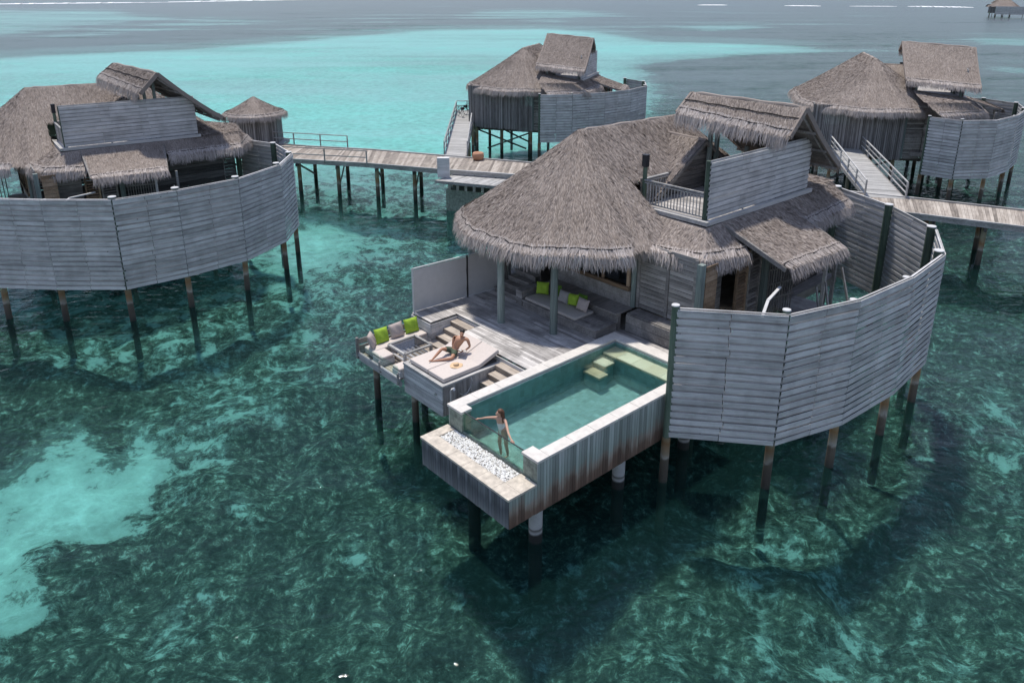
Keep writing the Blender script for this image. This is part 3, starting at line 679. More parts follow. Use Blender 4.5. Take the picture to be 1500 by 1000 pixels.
for z in np.arange(2.02,2.80,.2):
    s.bar((3.30,-6.8,z+.1),(3.30,-5.54,z+.1),.035,.19); s.bar((3.31,-5.53,z+.1),(4.57,-5.53,z+.1),.035,.19); s.bar((4.6,-5.53,z+.1),(4.6,-4.05,z+.1),.035,.19)
    s.bar((3.52,-4.05,z+.1),(3.52,-.03,z+.1),.035,.19); s.bar((3.54,-4.07,z+.1),(4.6,-4.07,z+.1),.035,.19); s.bar((3.3,-6.82,z+.1),(8.4,-6.82,z+.1),.035,.19)
s.build('fascia','pale wood',dk)
def steps(nm,a0,b0,b1,n,dz,da,z0=2.9):
    o=None
    for k in range(n):
        z=z0-dz*(k+1); s=MB(); s.box(a0-da*(k+1),a0-da*k+.02,b0,b1,z-.04,z,.6+.1*k); s.box(a0-da*(k+1)+.02,a0-da*(k+1)+.05,b0,b1,z-dz,z-.045,.2); s.build('step','step wood',dk)
steps('step',4.57,-5.5,-4.1,4,.19,.36); steps('step',3.5,-1.56,-.04,3,.2,.34)
for a,b in((3.6,-6.6),(3.8,-3.2),(5.6,-6.6),(5.8,-3.2),(7.6,-6.6),(7.6,-3.2)): MB().cyl((a,b,-2.05),(a,b,2.4),.14,.13,12).build('pile','pile wood',dk)
s=MB()
for b in(-6.5,-3.2,-.4): s.bar((3.6,b,2.55),(8.3,b,2.55),.12,.25)
s.build('floor_beams','dark wood',dk)

# lounge
lg=thing('sunken_lounge','sunken wooden lounge platform with low glass rail over the water left of the daybed','lounge','ab',2,-5.2,1.7)
s=MB(); planks(s,.78,4.2,-6.6,-3.88,2.05,.11); s.build('floor','step wood',lg)
s=MB(); s.box(.68,.78,-6.65,-3.86,1.97,2.11); s.box(.68,3.3,-6.72,-6.62,1.90,2.12); s.bar((.78,-6.6,1.86),(.78,-3.86,1.86),.10,.16); s.build('fascia','pale wood',lg)
s=MB(); s.box(.72,.735,-6.5,-5.15,2.14,2.56); s.box(.72,.735,-5.05,-3.92,2.14,2.56); s.build('glass_rail','rail glass',lg)
for b in(-6.62,-5.1,-3.9): MB().bar((.70,b,1.85),(.70,b,2.70 if b<-6 else 2.3),.09 if b<-6 else .06,.09 if b<-6 else .06).build('rail_post','wall wood',lg)
s=MB(); s.bar((.8,-6.66,2.2),(3.3,-6.66,2.2),.03,.25); s.bar((.8,-6.66,2.5),(3.3,-6.66,2.5),.03,.2); s.build('back_rail','wall wood',lg)
s=MB(); s.box(.95,3.28,-6.5,-5.72,2.06,2.3); s.box(.80,1.35,-5.70,-5.1,2.06,2.28); s.box(.80,1.3,-4.4,-3.92,2.06,2.28); s.build('bench_base','pale wood',lg)
for a,b in((1.35,-6.45),(1.5,-4.1)): MB().cyl((a,b,-2.05),(a,b,1.78),.13,.12,12).build('pile','pile wood',lg)
LC='cream cushions on the sunken lounge'
def cushion(nm,label,a0,a1,b0,b1,z0,z1,mat='cushion cloth',cat='cushion',group=None):
    s=MB().box(a0,a1,b0,b1,z0,z1); o=s.build(nm,mat,None,('ab',(a0+a1)/2,(b0+b1)/2,z0),bev=.035); setp(o,label,cat,group)
    for p in o.data.polygons: p.use_smooth=True
    return o
cushion('bench_cushion','long cream seat cushion below the row of pillows on the sunken lounge',.98,3.26,-6.3,-5.72,2.305,2.43,group=LC)
cushion('bench_cushion','short cream seat cushion behind the glass rail at the outer corner of the lounge',.82,1.34,-6.3,-5.1,2.285,2.405,group=LC).data.materials[0]=MATS['cushion cloth']
cushion('bench_cushion','small cream seat cushion behind the glass rail next to the daybed box',.82,1.28,-4.42,-3.94,2.285,2.4,group=LC)
def pillow(label,a,b,z,w,h,face,tilt,mat,group,t=.22,roll=0.):
    n=12; s=MB(); u=np.linspace(-1,1,n+1); Pf=[];Pb=[]
    for i in u:
        rf_=[];rb=[]
        for j in u:
            pin=1-.10*(i*i+j*j)*.5+ .09*(abs(i*j))**3
            k=max(0,(1-abs(i)**3.0)*(1-abs(j)**3.0))**.5; wr=.012*math.sin(i*5+a*9+j*3)*k
            x=i*w/2*pin*(1-.05*(1-j*j)*0); y=j*h/2*pin
            rf_.append((x,-k*t/2+wr,y)); rb.append((x,k*t/2,y))
        Pf.append(rf_);Pb.append(rb)
    s.grid(Pf,.4); s.grid(Pb[::-1],.5)
    o=s.build('pillow',mat,None,None,smooth=True); o.location=(*W(a,b),z)
    # face: direction (in a,b) the pillow looks towards
    fx=face[0]*UX+face[1]*VX; fy=face[0]*UY+face[1]*VY
    o.rotation_euler=Matrix.Rotation(math.atan2(fy,fx)+math.pi/2,4,'Z').to_matrix().to_3x3().to_4x4().to_euler() if False else (0,0,0)
    M=Matrix.Rotation(math.atan2(fy,fx)+math.pi/2,4,'Z')@Matrix.Rotation(-tilt,4,'X')@Matrix.Rotation(roll,4,'Y')
    o.rotation_euler=M.to_euler(); setp(o,label,'pillow',group); return o
PG='pillows along the sunken lounge'
pillow('beige pillow leaning at the far left corner of the sunken lounge behind the glass',1.02,-6.10,2.69,.56,.56,(.75,.65),.35,'beige cloth',PG)
pillow('lime green pillow between two beige pillows on the sunken lounge',1.52,-6.2,2.69,.62,.58,(.1,1),.35,'green cloth',PG,roll=.06)
pillow('beige pillow between two lime green pillows on the sunken lounge',2.18,-6.2,2.70,.60,.58,(-.1,1),.33,'beige cloth',PG,roll=-.08)
pillow('lime green pillow against the plank wall at the right end of the lounge row',2.86,-6.2,2.70,.62,.58,(-.05,1),.3,'green cloth',PG)
tb=thing('coffee_table','low square glass-topped table with pale wooden frame on the sunken lounge','table','ab',2,-5.1,2.05)
s=MB()
for (p,q) in(((1.45,-5.62),(2.62,-5.62)),((1.45,-4.56),(2.62,-4.56)),((1.45,-5.62),(1.45,-4.56)),((2.62,-5.62),(2.62,-4.56))): s.bar((*p,2.54),(*q,2.54),.10,.06)
s.build('frame','rail wood',tb)
for a in(1.46,2.61):
    for b in(-5.61,-4.57): MB().bar((a,b,2.055),(a,b,2.51),.09,.09).build('leg','rail wood',tb)
s=MB(); s.box(1.5,2.57,-5.57,-4.61,2.535,2.545); s.build('glass_top','table glass',tb)
s=MB(); [s.box(1.5+.2*k,1.6+.2*k,-5.58,-4.6,2.18,2.21) for k in range(6)]; s.build('lower_shelf','pale wood',tb)

# daybed
db=thing('daybed_platform','boxed grey plank daybed platform between the lounge and the plunge pool','daybed','ab',2.2,-2.7,1.77)
s=MB()
z=1.52
while z<2.5: s.bar((.95,-3.86,z+.075),(.95,-1.6,z+.075),.04,.136); s.bar((.97,-3.87,z+.075),(3.5,-3.87,z+.075),.03,.142); z+=.15
s.build('front_boards','pale wood',db)
s=MB(); a=.98
while a<3.45: s.bar((a+.06,-1.6,1.54+random.uniform(-.01,.01)),(a+.06,-1.6,2.6),.115,.03,up=(0,1,0)); a+=.12
s.build('side_boards','pale upright wood',db)
s=MB(); s.box(.92,1.06,-3.88,-1.57,2.60,2.67); s.box(1.06,3.5,-1.72,-1.57,2.60,2.67); s.box(1.06,3.5,-3.88,-3.76,2.60,2.67); s.box(1.06,3.5,-3.76,-1.72,2.58,2.64,.3); s.build('top_frame','rail wood',db)
s=MB(); s.box(2.95,3.45,-3.7,-1.8,2.64,2.70); s.bar((3.3,-1.9,2.66),(3.45,-1.9,2.95),.05,.05); s.bar((3.3,-3.5,2.66),(3.45,-3.5,2.95),.05,.05); s.build('back_support','dark wood',db)
MG='twin cream daybed mattresses'
def mattress(b0,b1,label):
    z0,t=2.675,.125
    t=.155; prof=[(1.09,z0),(2.62,z0),(3.52,z0+.30),(3.47,z0+.30+t),(2.60,z0+t+.002),(1.09,z0+t)]
    s=MB(); n=len(prof); V=[(a,b0,z) for a,z in prof]+[(a,b1,z) for a,z in prof]
    s.add(V,[(0,1,4,5),(1,2,3,4),(n+0,n+5,n+4,n+1),(n+1,n+4,n+3,n+2)],.5); s.add(V,[(i,n+i,n+(i+1)%n,(i+1)%n) for i in range(n)],.5)
    o=s.build('mattress','cushion cloth',None,('ab',2.3,(b0+b1)/2,z0)); 
    w=o.modifiers.new('weld','WELD'); w.merge_threshold=.001
    b=o.modifiers.new('bevel','BEVEL'); b.width=.03; b.segments=2
    setp(o,label,'mattress',MG)
mattress(-3.70,-2.62,'cream mattress with the reading man on the daybed, head end raised'); mattress(-2.60,-1.72,'cream mattress with a straw hat on it beside the reading man, head end raised')
hat=thing('straw_hat','wide-brimmed straw hat lying on the cream mattress','hat','ab',1.98,-2.2,2.77)
s=MB(); t=np.linspace(0,2*math.pi,29); rr=np.array([.235,.22,.15,.105]); zz=[2.806,2.822,2.812,2.818]
s.grid([[ (1.98+r*math.cos(x)*1.0,-2.2+r*math.sin(x)*.92,z+ (.018*math.sin(3*x) if r>.2 else 0)) for x in t] for r,z in zip(rr,zz)],.5); s.build('brim','straw',hat,smooth=True)
s=MB(); rr=[.105,.10,.092,.06,.001]; zz=[2.818,2.86,2.895,2.905,2.895]
s.grid([[ (1.98+r*math.cos(x),-2.2+r*math.sin(x)*.85,z) for x in t] for r,z in zip(rr,zz)],.2); s.build('crown','straw',hat,smooth=True)
# shower pipe and hose by the daybed
hr=thing('outdoor_shower','pale upright shower pipe between the daybed box and the pool corner','shower','ab',.72,-.85,2.0)
MB().tube([(.72,-.85,1.8),(.72,-.85,2.9),(.74,-.82,2.97),(.82,-.80,2.98)],.025,8).build('pipe','white paint',hr,smooth=True)
MB().cyl((.82,-.80,2.99),(.82,-.80,2.93),.03,.06,10).build('shower_head','steel',hr)
ho=MB().tube([(2.1,-1.55,2.62),(2.12,-1.52,2.5),(2.05,-1.50,2.3),(1.9,-1.5,2.12),(1.72,-1.5,2.08),(1.6,-1.52,2.2)],.018,6).build('hose','white paint',None,('ab',2,-1.5,2.0),smooth=True); setp(ho,'pale looped hose hanging on the plank side of the daybed','hose')
fx=MB().cyl((.93,-1.95,2.25),(.87,-1.95,2.25),.05,.04,10).build('light_fitting','steel',None,('ab',.93,-1.95,2.25)); setp(fx,'small round metal light on the front boards of the daybed','light')

# wind screen
ws=thing('wind_screen','off-white fabric wind screen standing at the left edge of the sun deck','screen','ab',5.5,-6.68,2.9)
def sp(a): return (a,-6.78+(a-3.4)*.06)
for (a0,a1) in((3.45,5.95),(6.0,8.0)):
    s=MB(); g=[[(*(lambda u:(sp(u)[0],sp(u)[1]+.015*math.sin(u*3)*math.sin(v*2)))(a0+(a1-a0)*i/12),2.95+1.72*v/6) for v in range(7)] for i in range(13)]; s.grid(g,.5); s.build('fabric_panel','screen cloth',ws,smooth=True)
for a in(3.4,5.97,8.05): MB().bar((*sp(a),2.88),(*sp(a),4.74),.06,.06).build('screen_post','white paint' if a<4 else 'dark wood',ws)
MB().bar((*sp(3.35),4.72),(*sp(8.1),4.72),.05,.04).build('top_rail','white paint',ws); MB().bar((*sp(3.4),2.94),(*sp(8.05),2.94),.03,.03).build('bottom_rail','white paint',ws)
# deck sofa
sf=thing('built_in_sofa','dark plank sofa base built against the window wall under the thatched eave','sofa','ab',7.5,-2.4,2.9)
s=MB(); s.box(6.95,8.1,-4.3,-.35,2.9,3.2,.4); s.build('base','board wood',sf)
s=MB(); planks(s,6.9,8.1,-1.35,-.3,3.25,.14); planks(s,6.9,8.1,-4.35,-1.36,3.24,.14); s.build('seat_boards','board wood',sf)
s=MB(); [s.box(7.0,8.05,-4.75,-4.4,2.9+.16*k,3.05+.16*k) for k in range(4)]; s.build('arm_block','wall wood',sf)
cushion('sofa_cushion','long taupe seat cushion on the shaded deck sofa',6.98,8.02,-4.2,-1.42,3.245,3.37,'bench cloth')
SG='pillows on the shaded deck sofa'
pillow('green pillow at the left end of the shaded sofa beside the arm block',7.72,-3.95,3.63,.52,.50,(-.7,.5),.3,'green cloth',SG)
pillow('dark green pillow mostly hidden behind the post on the shaded sofa',7.9,-3.35,3.66,.50,.50,(-1,.1),.2,'dark green cloth',SG)
pillow('pale grey pillow just right of the post on the shaded sofa',7.72,-2.75,3.62,.50,.48,(-1,.2),.35,'grey cloth',SG,roll=.1)
pillow('green pillow between the grey and the beige pillow on the shaded sofa',7.78,-2.3,3.62,.50,.46,(-1,.1),.3,'green cloth',SG,roll=-.1)
pillow('dark green pillow half hidden behind the beige pillow on the sofa',7.98,-2.0,3.65,.48,.46,(-1,0),.15,'dark green cloth',SG)
pillow('beige pillow at the right end of the row on the shaded sofa',7.70,-1.72,3.62,.52,.48,(-1,.15),.4,'beige cloth',SG,roll=.08)
es=thing('plank_steps','dark plank steps rising into the villa at the back left of the shaded deck','steps','ab',7.8,-5.5,2.9)
for k in range(5):
    s=MB(); s.box(7.15+.3*k,7.5+.3*k,-6.3+.1*k,-4.8,3.08+.22*k,3.13+.22*k,.7); s.box(7.2+.3*k,7.24+.3*k,-6.3+.1*k,-4.8,2.9,3.07+.22*k,.3); s.build('tread','board wood',es)

# tower daybed
td=thing('terrace_daybed','dark red cushioned daybed in the shade of the roof terrace canopy','daybed','ab',17,-.4,7.0)
s=MB(); s.box(16.3,18.0,-1.5,1.0,7.0,7.35); s.build('base','board wood',td); s=MB(); s.box(16.35,17.95,-1.45,.95,7.35,7.5); s.build('mattress','red cloth',td,bev=.03)
for k,b in enumerate((-1.1,-.3,.5)):
    s=MB(); s.box(17.5,17.75,b-.25,b+.25,7.5,8.0); s.build('bolster','red cloth' if k!=1 else 'grey cloth',td,bev=.06)

# ------------------------------------------------------------------ plunge pool
pl=thing('plunge_pool','raised plunge pool with white stone coping and a glass front over the lagoon','pool','ab',3.8,2,1.4)
def clad(p,q,z0,z1,nm,mat,out):
    p=np.array(p,float);q=np.array(q,float);Ln=np.linalg.norm(q-p);n=int(round(Ln/.115)); s=MB(); d=(q-p)/Ln
    for k in range(n):
        c=p+d*Ln*(k+.5)/n+np.array(out)*random.uniform(0,.008); s.bar((*c,z0+random.uniform(-.006,.006)),(*c,z1),Ln/n-.010,.03,up=(*out,0))
    s.build(nm,mat,pl)
clad((0,3.92),(7.6,3.92),1.42,3.02,'side_cladding','pool cladding',(0,1)); clad((7.6,0),(7.6,3.9),1.42,2.85,'side_cladding','pool cladding',(1,0))
clad((0,.02),(7.6,.02),1.42,3.02,'side_cladding','pool cladding',(0,-1)); clad((0,0),(0,3.94),1.42,2.33,'side_cladding','pool cladding',(-1,0))
s=MB(); s.box(.03,7.57,.05,3.88,1.40,1.92); s.box(.10,7.2,.05,.40,1.92,3.0); s.box(.10,7.2,3.56,3.88,1.92,3.0); s.box(7.2,7.57,.05,3.88,1.92,3.0); s.build('basin_shell','concrete',pl)
s=MB(); s.box(.11,7.18,.42,3.54,1.93,1.95); s.box(.12,7.16,.405,.42,1.96,3.0); s.box(.12,7.16,3.54,3.555,1.96,3.0); s.box(7.17,7.19,.43,3.53,1.96,3.0); s.build('pool_tiles','pool tile',pl)
MB().box(.01,.36,.045,.64,2.36,3.02).build('front_pier','wet concrete',pl); MB().box(.01,.36,3.36,3.895,2.36,3.02).build('front_pier','wet concrete',pl)
s=MB()
for b0,b1,e in((-.04,.38,-.03),(3.58,3.98,.40)):
    x=e
    while x<7.6: x2=min(7.64,x+random.uniform(.85,1.05)); x2=7.64 if 7.64-x2<.3 else x2; s.box(x,x2-.007,b0,b1,3.02,3.1+random.uniform(-.002,.002)); x=x2
s.box(7.2,7.64,.383,3.577,3.02,3.1); s.box(-.03,.38,.383,.68,3.02,3.1); s.box(-.03,.397,3.33,3.98,3.02,3.1)
s.build('coping','white stone',pl,bev=.008)
s=MB(); s.box(.07,.09,.65,3.35,2.43,3.07); g=s.build('glass_panel','pool glass',pl); s=MB(); s.box(.062,.098,.65,3.35,3.07,3.085); s.build('glass_edge','dark metal',g)
s=MB(); s.box(.02,.12,.66,3.34,1.96,2.42); s.build('glass_sill','wet concrete',pl)
s=MB(); v=[(.10,.42,2.95),(7.17,.42,2.95),(7.17,3.54,2.95),(.10,3.54,2.95)]; s.poly(v); setp(s.build('pool_water','pool water surface',pl))
for k,(b0,b1) in enumerate(((.44,1.05),(1.06,1.7),(1.71,2.3),(2.31,2.9),(2.91,3.52))):
    MB().box(6.48,7.15,b0,b1,2.77,2.84+.004*(k%2),.15+.2*k).build('stone_shelf','shelf tile',pl)
MB().box(6.53,7.14,.45,3.52,1.96,2.765).build('shelf_base','pool tile',pl)
for a0,a1,b0,b1,zt in((5.92,6.42,.46,1.05,2.68),(5.42,5.88,.50,1.25,2.50)):
    MB().box(a0,a1,b0,b1,zt-.07,zt,.9).build('pool_step','shelf tile',pl); MB().box(a0+.05,a1,b0+.02,b1-.04,1.96,zt-.075).build('step_base','pool tile',pl)
# ledge with pebbles
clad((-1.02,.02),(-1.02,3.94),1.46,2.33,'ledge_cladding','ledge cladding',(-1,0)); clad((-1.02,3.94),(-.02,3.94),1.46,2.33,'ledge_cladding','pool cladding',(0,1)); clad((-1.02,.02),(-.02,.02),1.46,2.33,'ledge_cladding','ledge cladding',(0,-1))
s=MB(); s.box(-1.0,-.02,.05,3.9,1.44,2.28); s.build('ledge_core','concrete',pl)
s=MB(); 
for k in range(6): s.box(-1.06,-.62,-.02+.665*k,.64+.665*k,2.33,2.40)
s.box(-.617,-.03,-.02,.33,2.33,2.40); s.box(-.617,-.03,3.32,3.97,2.33,2.40); s.build('ledge_slab','cream stone',pl,bev=.006)
s=MB()
for k in range(2600):
    x,y=random.uniform(-.60,-.02),random.uniform(.35,3.30); r=random.uniform(.016,.034); z=2.345+random.uniform(0,.035)
    a1=random.uniform(0,3.14); ca,sa=math.cos(a1),math.sin(a1); e=random.uniform(.6,1)
    V=[(x+r*ca,y+r*sa,z),(x-r*sa*e,y+r*ca*e,z),(x-r*ca,y-r*sa,z),(x+r*sa*e,y-r*ca*e,z),(x,y,z+r*.7)]
    s.add(V,[(0,1,4),(1,2,4),(2,3,4),(3,0,4)],random.random())
s.box(-.61,-.01,.34,3.31,2.29,2.335,.0); setp(s.build('pebbles','pebble white',pl),kind='stuff')
for a,b in((.45,3.42),(4.1,3.36),(7.45,3.42),(.45,.6),(4.1,.6)): 
    o=MB().cyl((a,b,-2.05),(a,b,1.41),.20,.20,20).build('concrete_pile','concrete pile',pl)

# ------------------------------------------------------------------ people
def abp(p): return Vector((*W(p[0],p[1]),p[2]))
def skin(name,mat,joints,edges,rootj,parent,sub=2):
    names=list(joints); me=bpy.data.meshes.new(name); base=Vector(parent.location) if parent else Vector((0,0,0))
    me.from_pydata([abp(joints[n][:3])-base for n in names],[(names.index(a),names.index(b)) for a,b in edges],[])
    me.materials.append(MATS[mat]); o=bpy.data.objects.new(name,me); COL.objects.link(o); o.parent=parent
    md=o.modifiers.new('skin','SKIN'); md.use_smooth_shade=True
    sv=me.skin_vertices[0].data
    for i,n in enumerate(names):
        r=joints[n][3]; r=(r,r) if not hasattr(r,'__len__') else r; sv[i].radius=r; sv[i].use_root=(n==rootj)
    ss=o.modifiers.new('sub','SUBSURF'); ss.levels=sub; ss.render_levels=sub
    return o
def hand(J,Ed,tag,w,d,side,curl=.35,prev=None):
    # w wrist pos, d pointing dir, side = thumb side dir
    w=np.array(w,float); d=np.array(d,float)/np.linalg.norm(d); sd=np.array(side,float); sd-=d*(sd@d); sd/=np.linalg.norm(sd); dn=np.cross(sd,d); 
    if dn[2]>0: dn=-dn
    palm=w+d*.05; J[tag+'palm']=(*palm,(.022,.035)); Ed.append((prev,tag+'palm'))
    for k,(off,ln) in enumerate(((.030,.072),(.011,.082),(-.010,.077),(-.030,.060))):
        b=palm+d*.045+sd*off; m=b+d*ln*.5+dn*ln*.12; t=m+d*ln*.42+dn*ln*curl
        for q,pt,r in(('a',b,.0095),('b',m,.0085),('c',t,.007)): J[f'{tag}{k}{q}']=(*pt,r)
        Ed+= [(tag+'palm',f'{tag}{k}a'),(f'{tag}{k}a',f'{tag}{k}b'),(f'{tag}{k}b',f'{tag}{k}c')]
    b=palm+sd*.035; t=b+d*.04+sd*.022+dn*.01
    J[tag+'ta']=(*b,.011); J[tag+'tb']=(*t,.008); Ed+= [(tag+'palm',tag+'ta'),(tag+'ta',tag+'tb')]
def lumps(name,mat,parent,items,n=14):
    s=MB()
    for c,rad,ax in items:
        u=np.linspace(0,math.pi,n//2+2); v=np.linspace(0,2*math.pi,n+1)
        P=[[np.array(c)+np.array([rad[0]*math.sin(a)*math.cos(b),rad[1]*math.sin(a)*math.sin(b),rad[2]*math.cos(a)]) for b in v] for a in u]
        s.grid(P)
    fr=('w',*parent.location); 
    # convert ab -> world first
    out=MB()
    for V,F,R in zip(s.V,s.F,s.R):
        pass
    V=np.vstack(s.V); Wd=np.array([(*W(p[0],p[1]),p[2]) for p in V]); F=np.concatenate(s.F)
    out.add(Wd,F,.5); return out.build(name,mat,parent,fr,smooth=True)
man=thing('person','man in dark swim shorts reclining on the daybed reading an open book','person','w',*W(2.5,-2.95),2.8)
J={'pel':(2.50,-2.98,2.93,(.125,.15)),'waist':(2.56,-2.95,3.08,(.10,.135)),'chest':(2.63,-2.88,3.25,(.125,.175)),'neckb':(2.70,-2.82,3.385,(.075,.09)),'neck':(2.71,-2.81,3.44,.052),'jaw':(2.70,-2.79,3.50,.066),'head':(2.73,-2.81,3.575,(.078,.085)),'crown':(2.745,-2.82,3.62,.06),
'nose':(2.625,-2.74,3.53,.014),
'shL':(2.57,-3.07,3.37,.07),'shR':(2.83,-2.63,3.36,.07),'elL':(2.46,-3.02,3.11,.043),'elR':(2.84,-2.52,3.12,.043),'wrL':(2.50,-2.80,2.985,.027),'wrR':(2.66,-2.58,3.0,.027),
'hipL':(2.42,-3.07,2.92,.10),'hipR':(2.45,-2.86,2.90,.10),'thL':(2.2,-3.08,3.02,.082),'thR':(2.28,-2.74,2.90,.082),'knL':(2.02,-3.06,3.10,.058),'knR':(2.10,-2.62,2.875,.058),'caL':(1.82,-3.05,2.98,.054),'caR':(1.92,-2.74,2.855,.052),'anL':(1.60,-3.03,2.86,.034),'anR':(1.68,-2.88,2.835,.034),'heL':(1.57,-3.03,2.835,.03),'toL':(1.44,-3.0,2.86,.026),'toL2':(1.40,-2.99,2.87,.018),'toR':(1.55,-2.96,2.83,.026),'toR2':(1.50,-2.99,2.83,.018)}
Ed=[('pel','waist'),('waist','chest'),('chest','neckb'),('neckb','neck'),('neck','jaw'),('jaw','head'),('head','crown'),('jaw','nose'),('neckb','shL'),('neckb','shR'),('shL','elL'),('elL','wrL'),('shR','elR'),('elR','wrR'),('pel','hipL'),('pel','hipR'),('hipL','thL'),('thL','knL'),('knL','caL'),('caL','anL'),('anL','heL'),('heL','toL'),('toL','toL2'),('hipR','thR'),('thR','knR'),('knR','caR'),('caR','anR'),('anR','toR'),('toR','toR2')]
hand(J,Ed,'L',(2.50,-2.80,2.985),(.10,.16,-.02),(-.3,.2,.9),.5,'wrL'); hand(J,Ed,'R',(2.66,-2.58,3.0),(-.12,-.10,-.03),(-.3,.2,.9),.5,'wrR')
skin('body','skin tan',J,Ed,'pel',man)
S={'p':(2.50,-2.98,2.91,(.14,.165)),'w':(2.53,-2.965,3.02,(.115,.145)),'hl':(2.41,-3.07,2.94,.115),'hr':(2.43,-2.85,2.91,.115),'tl':(2.24,-3.08,3.01,.108),'tr':(2.30,-2.76,2.905,.105),'tl2':(2.17,-3.08,3.035,.105),'tr2':(2.24,-2.71,2.90,.102)}
skin('swim_shorts','shorts cloth',S,[('w','p'),('p','hl'),('p','hr'),('hl','tl'),('hr','tr'),('tl','tl2'),('tr','tr2')],'p',man)
lumps('hair','hair dark',man,[((2.765,-2.835,3.62),(.092,.092,.075),0),((2.80,-2.86,3.57),(.06,.07,.07),0)])
lumps('eyes','hair dark',man,[((2.655,-2.79,3.565),(.009,.012,.008),0),((2.68,-2.735,3.565),(.009,.012,.008),0),((2.63,-2.755,3.495),(.01,.02,.005),0)])
bk=thing('book','open book with white pages held in the hands of the reclining man','book','ab',2.55,-2.60,2.98)
s=MB(); c=np.array([2.54,-2.60,3.0]); ax=np.array([.25,.42,0]); ax/=np.linalg.norm(ax); bx=np.array([-.42,.25,.18]); bx/=np.linalg.norm(bx); up_=np.array([0,0,1.])
for sg in(-1,1):
    P=[[c+ax*sg*u*.15+up_*(.03*math.sin(u*math.pi*.9)+.012*u)+bx*v for v in(-.12,0,.12)] for u in np.linspace(0,1,6)]
    s.grid(P); 
s.build('pages','paper',bk,smooth=True)
s=MB(); [s.grid([[c-(0,0,.012)+ax*sg*u*.158+up_*(.03*math.sin(u*math.pi*.9)+.010*u)+bx*v for v in(-.125,.125)] for u in np.linspace(0,1,6)]) for sg in(-1,1)]; s.build('cover','cover dark',bk)

wo=thing('person','woman in a white swimsuit standing in the plunge pool, both hands on the glass','person','w',*W(.46,1.9),1.96)
J={'pel':(.50,1.95,2.80,(.10,.14)),'waist':(.48,1.93,2.98,(.078,.105)),'chest':(.46,1.91,3.15,(.092,.125)),'neckb':(.44,1.89,3.29,(.06,.075)),'neck':(.43,1.885,3.345,.043),'jaw':(.41,1.86,3.40,.058),'head':(.425,1.87,3.475,(.07,.078)),'crown':(.43,1.875,3.52,.055),'nose':(.345,1.80,3.43,.012),
'shL':(.36,1.75,3.275,.047),'shR':(.50,2.06,3.265,.047),'elL':(.22,1.52,3.22,.034),'elR':(.30,2.42,3.10,.034),'wrL':(.13,1.34,3.14,.021),'wrR':(.14,2.72,3.11,.021),
'hipL':(.48,1.86,2.76,.088),'hipR':(.52,2.05,2.76,.088),'knL':(.46,1.84,2.40,.055),'knR':(.54,2.05,2.40,.055),'caL':(.50,1.84,2.22,.048),'caR':(.58,2.05,2.22,.048),'anL':(.52,1.84,2.03,.032),'anR':(.60,2.05,2.03,.032),'toL':(.40,1.80,1.985,.024),'toR':(.48,2.02,1.985,.024)}
Ed=[('pel','waist'),('waist','chest'),('chest','neckb'),('neckb','neck'),('neck','jaw'),('jaw','head'),('head','crown'),('jaw','nose'),('neckb','shL'),('neckb','shR'),('shL','elL'),('elL','wrL'),('shR','elR'),('elR','wrR'),('pel','hipL'),('pel','hipR'),('hipL','knL'),('knL','caL'),('caL','anL'),('anL','toL'),('hipR','knR'),('knR','caR'),('caR','anR'),('anR','toR')]
hand(J,Ed,'L',(.13,1.34,3.14),(-.02,-.10,-.03),(-.9,.1,0),.3,'wrL'); hand(J,Ed,'R',(.14,2.72,3.11),(-.02,.10,-.02),(-.9,-.1,0),.3,'wrR')
skin('body','skin light',J,Ed,'pel',wo)
S={'p':(.50,1.95,2.79,(.108,.148)),'w':(.48,1.93,2.97,(.086,.112)),'c':(.455,1.91,3.13,(.10,.134)),'c2':(.45,1.905,3.19,(.085,.12)),'hl':(.48,1.89,2.73,.09),'hr':(.515,2.01,2.73,.09)}
skin('swimsuit','swimsuit cloth',S,[('p','w'),('w','c'),('c','c2'),('p','hl'),('p','hr')],'p',wo)
lumps('hair','hair brown',wo,[((.455,1.895,3.515),(.088,.09,.072),0),((.49,1.93,3.44),(.07,.085,.12),0),((.49,1.96,3.33),(.055,.075,.13),0),((.46,1.99,3.26),(.04,.05,.10),0)])
lumps('eyes','hair dark',wo,[((.35,1.845,3.465),(.008,.01,.007),0),((.39,1.80,3.465),(.008,.01,.007),0)])

# ------------------------------------------------------------------ jetty and ramps
def quadplank(mb,F0,F1,B0,B1,z,w=.15,th_=.05):
    F0,F1,B0,B1=[np.array(x,float) for x in(F0,F1,B0,B1)]; n=max(1,int(np.linalg.norm(F1-F0)/w))
    for k in range(n):
        t0,t1=k/n,(k+.94)/n; a,b=F0*(1-t0)+F1*t0,F0*(1-t1)+F1*t1; c,d=B0*(1-t0)+B1*t0,B0*(1-t1)+B1*t1
        zz=[z+random.uniform(-.004,.004)]*4 if not hasattr(z,'__len__') else [z[0]*(1-t0)+z[1]*t0,z[0]*(1-t1)+z[1]*t1]*2
        za,zb=zz[0],zz[1]
        V=[(*a,za-th_),(*b,zb-th_),(*d,zb-th_),(*c,za-th_),(*a,za),(*b,zb),(*d,zb),(*c,za)]
        mb.add(V,[(3,2,1,0),(4,5,6,7),(0,1,5,4),(1,2,6,5),(2,3,7,6),(3,0,4,7)])
jt=thing('jetty','long curving plank jetty on timber piles running behind the nearest villa','jetty','w',0,54,0)
Fp=[(-27,60.5),(-22,59.2),(-17.6,57.6),(-11.1,56.0),(-5.2,53.9),(1,52.0),(10,48.3),(18,44.7),(23.7,42.3),(28.2,39.8),(34,36.0),(40,31.8)]
